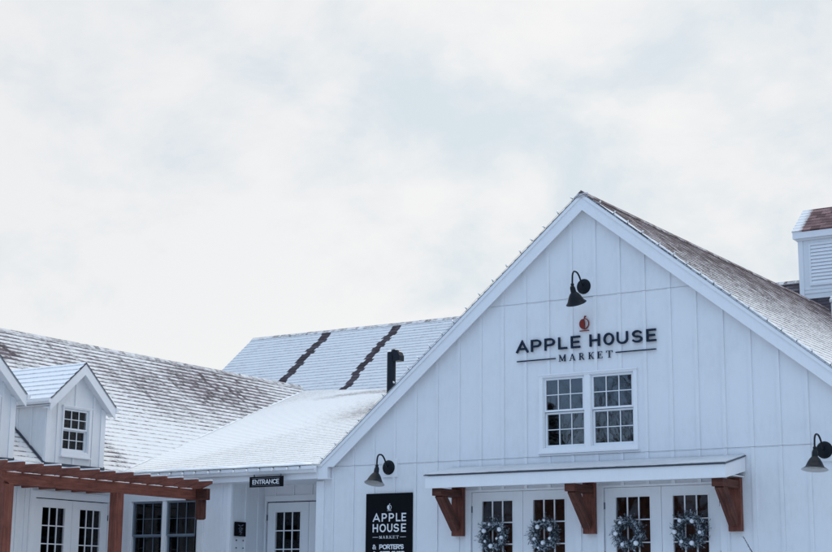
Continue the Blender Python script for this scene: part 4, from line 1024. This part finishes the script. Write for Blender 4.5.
# ================================================================== string lights
BULB = paint('frosted_bulb', (0.75, 0.76, 0.78), 0.2, 0.05); SOCK = paint('green_socket', (0.10, 0.13, 0.14), 0.5, 0.1)
def bulb(parent, p, d, size=1.0):
    p, d = Vector(p), Vector(d).normalized(); mb = MB()
    mb.tube([p, p + d * .022 * size], .010 * size, 8, mi=1); q = p + d * .022 * size
    mb.tube([q, q + d * .012 * size, q + d * .028 * size, q + d * .042 * size, q + d * .05 * size], [.010 * size, .0165 * size, .0175 * size, .010 * size, .002 * size], 8, mi=0)
    return mb.build('bulb', [BULB, SOCK], parent, smooth=True)
sl_ = thing('string_lights', 'string of small clear bulbs clipped along both rakes of the barn gable', 'lights', (CX, RY, AZ))
pts = []
for side, sl, xe in (('l', SL, XL), ('r', SR, RE)):
    dxs = 0.236; x = CX + (0.10 if side == 'r' else -0.14); sg_ = 1 if side == 'r' else -1
    while (x < xe if side == 'r' else x > xe):
        z = AZ - sl * abs(x - CX) + .012
        jit = random.uniform(-.35, .35)
        bulb(sl_, (x - CX, -.02, z - AZ), (sg_ * sl * .75 + jit * .7, -.25 + jit * .3, .8), 0.8)
        x += sg_ * dxs * random.uniform(.84, 1.16)
mb = MB(); P = [(XL - CX, -.028, wz(XL) + .010 - AZ)] + [(x - CX, -.028, wz(x) + .010 + .004 * math.sin(x * 9) - AZ) for x in [XL + .2 * k for k in range(1, 52)]]
mb.tube(P, .0022, 5); mb.build('wire', SOCK, sl_)
s2 = thing('string_lights', 'short string of clear bulbs clipped along the porch gutter', 'lights', (-7.3, EY - .1, 2.17))
x = -9.3
while x < -5.3:
    bulb(s2, (x + 7.3, -.006, .004), (random.uniform(-.3, .3), -.35, -.7 + random.uniform(-.1, .2)), 1.2); x += .282 * random.uniform(.94, 1.06)
mb = MB(); mb.tube([(-9.4 + .1 * k + 7.3, -.01, .006 + .005 * math.sin(k * 1.3)) for k in range(42)], .0035, 5); mb.build('wire', SOCK, s2)

# ================================================================== bare shrub and trees
BARK = paint('grey_bark', (0.06, 0.055, 0.055), 0.85, 0.5, (6, 6, 6))
def branchy(mb, p, d, l, r, depth, rnd, spread=.5, up=.15):
    n = 4; pts = [Vector(p)]; rr = [r]; dd = Vector(d).normalized()
    for i in range(n):
        dd = (dd + Vector((rnd.uniform(-1, 1), rnd.uniform(-1, 1), rnd.uniform(-.5, 1) * up * 2)) * .16).normalized()
        pts.append(pts[-1] + dd * l / n); rr.append(r * (1 - .5 * (i + 1) / n))
    mb.tube(pts, rr, 5 if depth < 3 else 7, caps=False)
    if depth > 0:
        for k in range(rnd.choice((3, 4)) if depth > 1 else 3):
            j = rnd.choice((1, 2, 3, 4)); a = rnd.uniform(0, 2 * PI); s_ = dd.orthogonal().normalized(); s_ = Matrix.Rotation(a, 3, dd) @ s_
            branchy(mb, pts[j], (dd + s_ * rnd.uniform(spread * .7, spread * 1.5)).normalized() + Vector((0, 0, up)), l * rnd.uniform(.55, .8), rr[j] * .62, depth - 1, rnd, spread, up)
shrub = thing('shrub', 'frosted twig of a bare shrub rising beneath the right canopy bracket', 'shrub', (2.95, -.5, GB))
mb = MB(); rnd = random.Random(4)
stem = [(0, 0, 0), (-.05, 0, .4), (-.16, 0, .8), (-.30, 0, 1.08), (-.445, 0, 1.335)]
mb.tube(stem, [.014, .012, .010, .008, .004], 7)
mb.tube([(0, 0, .0), (.1, .05, .5), (.22, .1, .95)], [.012, .01, .004], 7); mb.tube([(0, 0, .0), (.05, -.1, .4), (.02, -.2, .85)], [.012, .01, .004], 7)
mb.build('stem', BARK, shrub)
mb = MB()
for i in range(120):
    t = rnd.uniform(.35, 1); k = t * (len(stem) - 1); a = int(min(k, len(stem) - 2)); f = k - a
    p = Vector(stem[a]).lerp(Vector(stem[a + 1]), f); d = Vector((rnd.uniform(-1, .3), rnd.uniform(-1, 1), rnd.uniform(-.2, 1.2))).normalized(); s_ = d.orthogonal().normalized() * .0045; l = rnd.uniform(.015, .04)
    mb.face([tuple(p), tuple(p + d * l * .5 + s_), tuple(p + d * l), tuple(p + d * l * .5 - s_)])
mb.build('bud', SILV, shrub)
TREES = [(-20.2, -41.5, 15.5, 1, 'spreading bare tree mirrored in the right gable window'), (-24.6, -45, 12.0, 2, 'bare tree mirrored in the upper corner of the left gable window'), (-17.0, -43, 13.0, 3, 'slim bare tree mirrored at the edge of the right gable window')]
for tx, ty, th, sd, lb in TREES:
    t = thing('bare_tree', lb, 'tree', (tx, ty, -1.62), 0, 'bare trees across the lot'); rnd = random.Random(sd)
    mb = MB(); mb.tube([(0, 0, 0), (.05, 0, th * .12), (0, .05, th * .26)], [.26, .2, .17], 9); mb.build('trunk', BARK, t)
    mb = MB()
    for k in range(6):
        a = k * 2.4 + rnd.random(); branchy(mb, (0, .05, th * (.16 + .02 * k)), (math.cos(a) * .6, math.sin(a) * .6, 1), th * .34, .19, 4, rnd, .6, .12)
    mb.build('crown', BARK, t)
cf = thing('conifer', 'dark conifer mirrored in the lower panes of the left gable window', 'tree', (-19.4, -34.2, -1.62)); rnd = random.Random(12)
mb = MB(); mb.tube([(0, 0, 0), (0, 0, 9.4)], [.18, .03], 8); mb.build('trunk', BARK, cf)
mb = MB()
for i in range(3600):
    t_ = rnd.random() ** .8; z = .8 + 8.7 * t_; R_c = 2.0 * (1 - t_) * rnd.uniform(.35, 1.0) + .08; a = rnd.uniform(0, 2 * PI)
    p = Vector((R_c * math.cos(a), R_c * math.sin(a), z)); d = Vector((math.cos(a), math.sin(a), -.35)); s_ = Vector((-math.sin(a), math.cos(a), rnd.uniform(-.4, .4))) * rnd.uniform(.05, .12); l = rnd.uniform(.25, .5)
    mb.face([tuple(p), tuple(p + d * l * .5 + s_), tuple(p + d * l), tuple(p + d * l * .5 - s_)])
mb.build('crown', wreath_green, cf)
# far woods round the lot, one mass
WD, ntf, bf = new_mat('far_wood')
_f = noise(ntf, nd(ntf, 'ShaderNodeTexCoord').outputs['Object'], .8, 5)
lk(ntf, ramp(ntf, _f, [(0.35, (0.022, 0.02, 0.02)), (0.6, (0.085, 0.06, 0.05))]), bf.inputs['Base Color']); bf.inputs['Roughness'].default_value = .9
mb = MB(); rnd = random.Random(9)
for i in range(2600):
    a = rnd.uniform(-PI * .98, -PI * .02); r = rnd.uniform(62, 84); x, y = r * math.cos(a), r * math.sin(a)
    h_ = rnd.uniform(3.2, 6.2) + 1.6 * math.sin(a * 9) * rnd.random(); w = rnd.uniform(.8, 2.2); b = rnd.uniform(0, 2 * PI); u = Vector((math.cos(b), math.sin(b), 0)) * w
    p = Vector((x, y, -1.7)); n = 6; top = []
    for k in range(n + 1): q = k / n * 2 - 1; top.append(p + u * q + Vector((0, 0, h_ * (1 - q * q) ** .5 * rnd.uniform(.75, 1.05) + .2)))
    mb.face([tuple(p - u), tuple(p + u)] + [tuple(q) for q in top[::-1]])
tag(mb.build('distant_woods', WD), 'low dark band of winter woods around the parking lot', 'woods', kind='stuff')

# ================================================================== lift everything to ground = 0 at the camera
for o in list(bpy.data.objects):
    if o.parent is None: o.location.z += Z0

# ================================================================== light
w = bpy.data.worlds.new('World'); sc.world = w; w.use_nodes = True; nt = w.node_tree
bg = nt.nodes['Background']; out = nt.nodes['World Output']
SUN_AZ, SUN_EL = math.radians(-28), math.radians(24)     # low sun behind the buildings, measured from +y
sky = nd(nt, 'ShaderNodeTexSky'); sky.sky_type = 'NISHITA'; sky.sun_disc = False; sky.sun_elevation = SUN_EL; sky.sun_rotation = SUN_AZ
sky.air_density = 1.0; sky.dust_density = 0.6; sky.ozone_density = 2.0
lk(nt, sky.outputs[0], bg.inputs['Color']); bg.inputs['Strength'].default_value = 0.13
tc = nd(nt, 'ShaderNodeTexCoord').outputs['Generated']
nrm = nd(nt, 'ShaderNodeVectorMath', operation='NORMALIZE'); lk(nt, tc, nrm.inputs[0])
sp = nd(nt, 'ShaderNodeSeparateXYZ'); lk(nt, nrm.outputs[0], sp.inputs[0])
den = math_n(nt, 'ADD', math_n(nt, 'MAXIMUM', sp.outputs[2], 0.0), 0.55)
cmb = nd(nt, 'ShaderNodeCombineXYZ'); lk(nt, math_n(nt, 'DIVIDE', sp.outputs[0], den), cmb.inputs[0]); lk(nt, math_n(nt, 'DIVIDE', sp.outputs[1], den), cmb.inputs[1])
loc_ = nd(nt, 'ShaderNodeMapping'); loc_.inputs['Location'].default_value = (3.1, 1.7, 0.4); lk(nt, cmb.outputs[0], loc_.inputs[0]); puff = loc_.outputs[0]
c1_ = noise(nt, puff, 4.1, 8, 0.55, 0.25)
c2_ = noise(nt, puff, 8.5, 8, 0.6, 0.3)
cl_ = math_n(nt, 'ADD', math_n(nt, 'MULTIPLY', c1_, 0.62), math_n(nt, 'MULTIPLY', c2_, 0.38))
cloudcol = ramp(nt, cl_, [(0.39, (0.68, 0.77, 0.835)), (0.45, (0.78, 0.835, 0.875)), (0.495, (0.86, 0.88, 0.90)), (0.55, (0.915, 0.92, 0.925))])
backcol = ramp(nt, cl_, [(0.36, (0.34, 0.53, 0.84)), (0.62, (0.58, 0.78, 1.05))])
# thin, bluer cloud behind the camera (towards -y); overcast sky is brightest overhead
cov = ramp(nt, math_n(nt, 'ADD', math_n(nt, 'MULTIPLY', sp.outputs[1], 0.5), 0.5), [(0.22, (0, 0, 0)), (0.50, (1, 1, 1))])
cc = mixc(nt, cov, backcol, cloudcol)
zen = ramp(nt, sp.outputs[2], [(0.40, (0.5,) * 3), (0.85, (0.96,) * 3)])
bg2 = nd(nt, 'ShaderNodeBackground'); lk(nt, cc, bg2.inputs['Color']); lk(nt, math_n(nt, 'MULTIPLY', zen, 1.86), bg2.inputs['Strength'])
mx = nd(nt, 'ShaderNodeMixShader'); mx.inputs[0].default_value = 0.95; lk(nt, bg.outputs[0], mx.inputs[1]); lk(nt, bg2.outputs[0], mx.inputs[2]); lk(nt, mx.outputs[0], out.inputs['Surface'])
sun = bpy.data.lights.new('sun', 'SUN'); sun.energy = 0.6; sun.angle = math.radians(14); sun.color = (1.0, 0.95, 0.88)
so = bpy.data.objects.new('sun', sun); COL.objects.link(so)
sd = Vector((math.sin(SUN_AZ) * math.cos(SUN_EL), math.cos(SUN_AZ) * math.cos(SUN_EL), math.sin(SUN_EL)))
so.rotation_euler = (-sd).to_track_quat('-Z', 'Y').to_euler(); so.location = (0, 0, 30)

# ================================================================== camera
cam = bpy.data.cameras.new('camera'); co = bpy.data.objects.new('camera', cam); COL.objects.link(co); sc.camera = co
F, YAW, PITCH, ROLL = 1565.03, 0.5808125, 0.2042231, -0.0088491
cam.sensor_width = 36; cam.lens = F / 832 * 36; cam.clip_end = 2000; cam.clip_start = 0.1
fw = Vector((-math.sin(YAW) * math.cos(PITCH), math.cos(YAW) * math.cos(PITCH), math.sin(PITCH)))
rt = Vector((math.cos(YAW), math.sin(YAW), 0)); dn = -(rt.cross(fw))
r2 = rt * math.cos(ROLL) + dn * math.sin(ROLL); d2 = -rt * math.sin(ROLL) + dn * math.cos(ROLL)
Mx = Matrix((r2, -d2, -fw)).transposed()
co.matrix_world = Matrix.Translation((10.634, -21.1, Z0)) @ Mx.to_4x4()

vs = sc.view_settings; vs.view_transform = 'Standard'; vs.look = 'None'; vs.exposure = 0; vs.gamma = 1; vs.use_curve_mapping = False
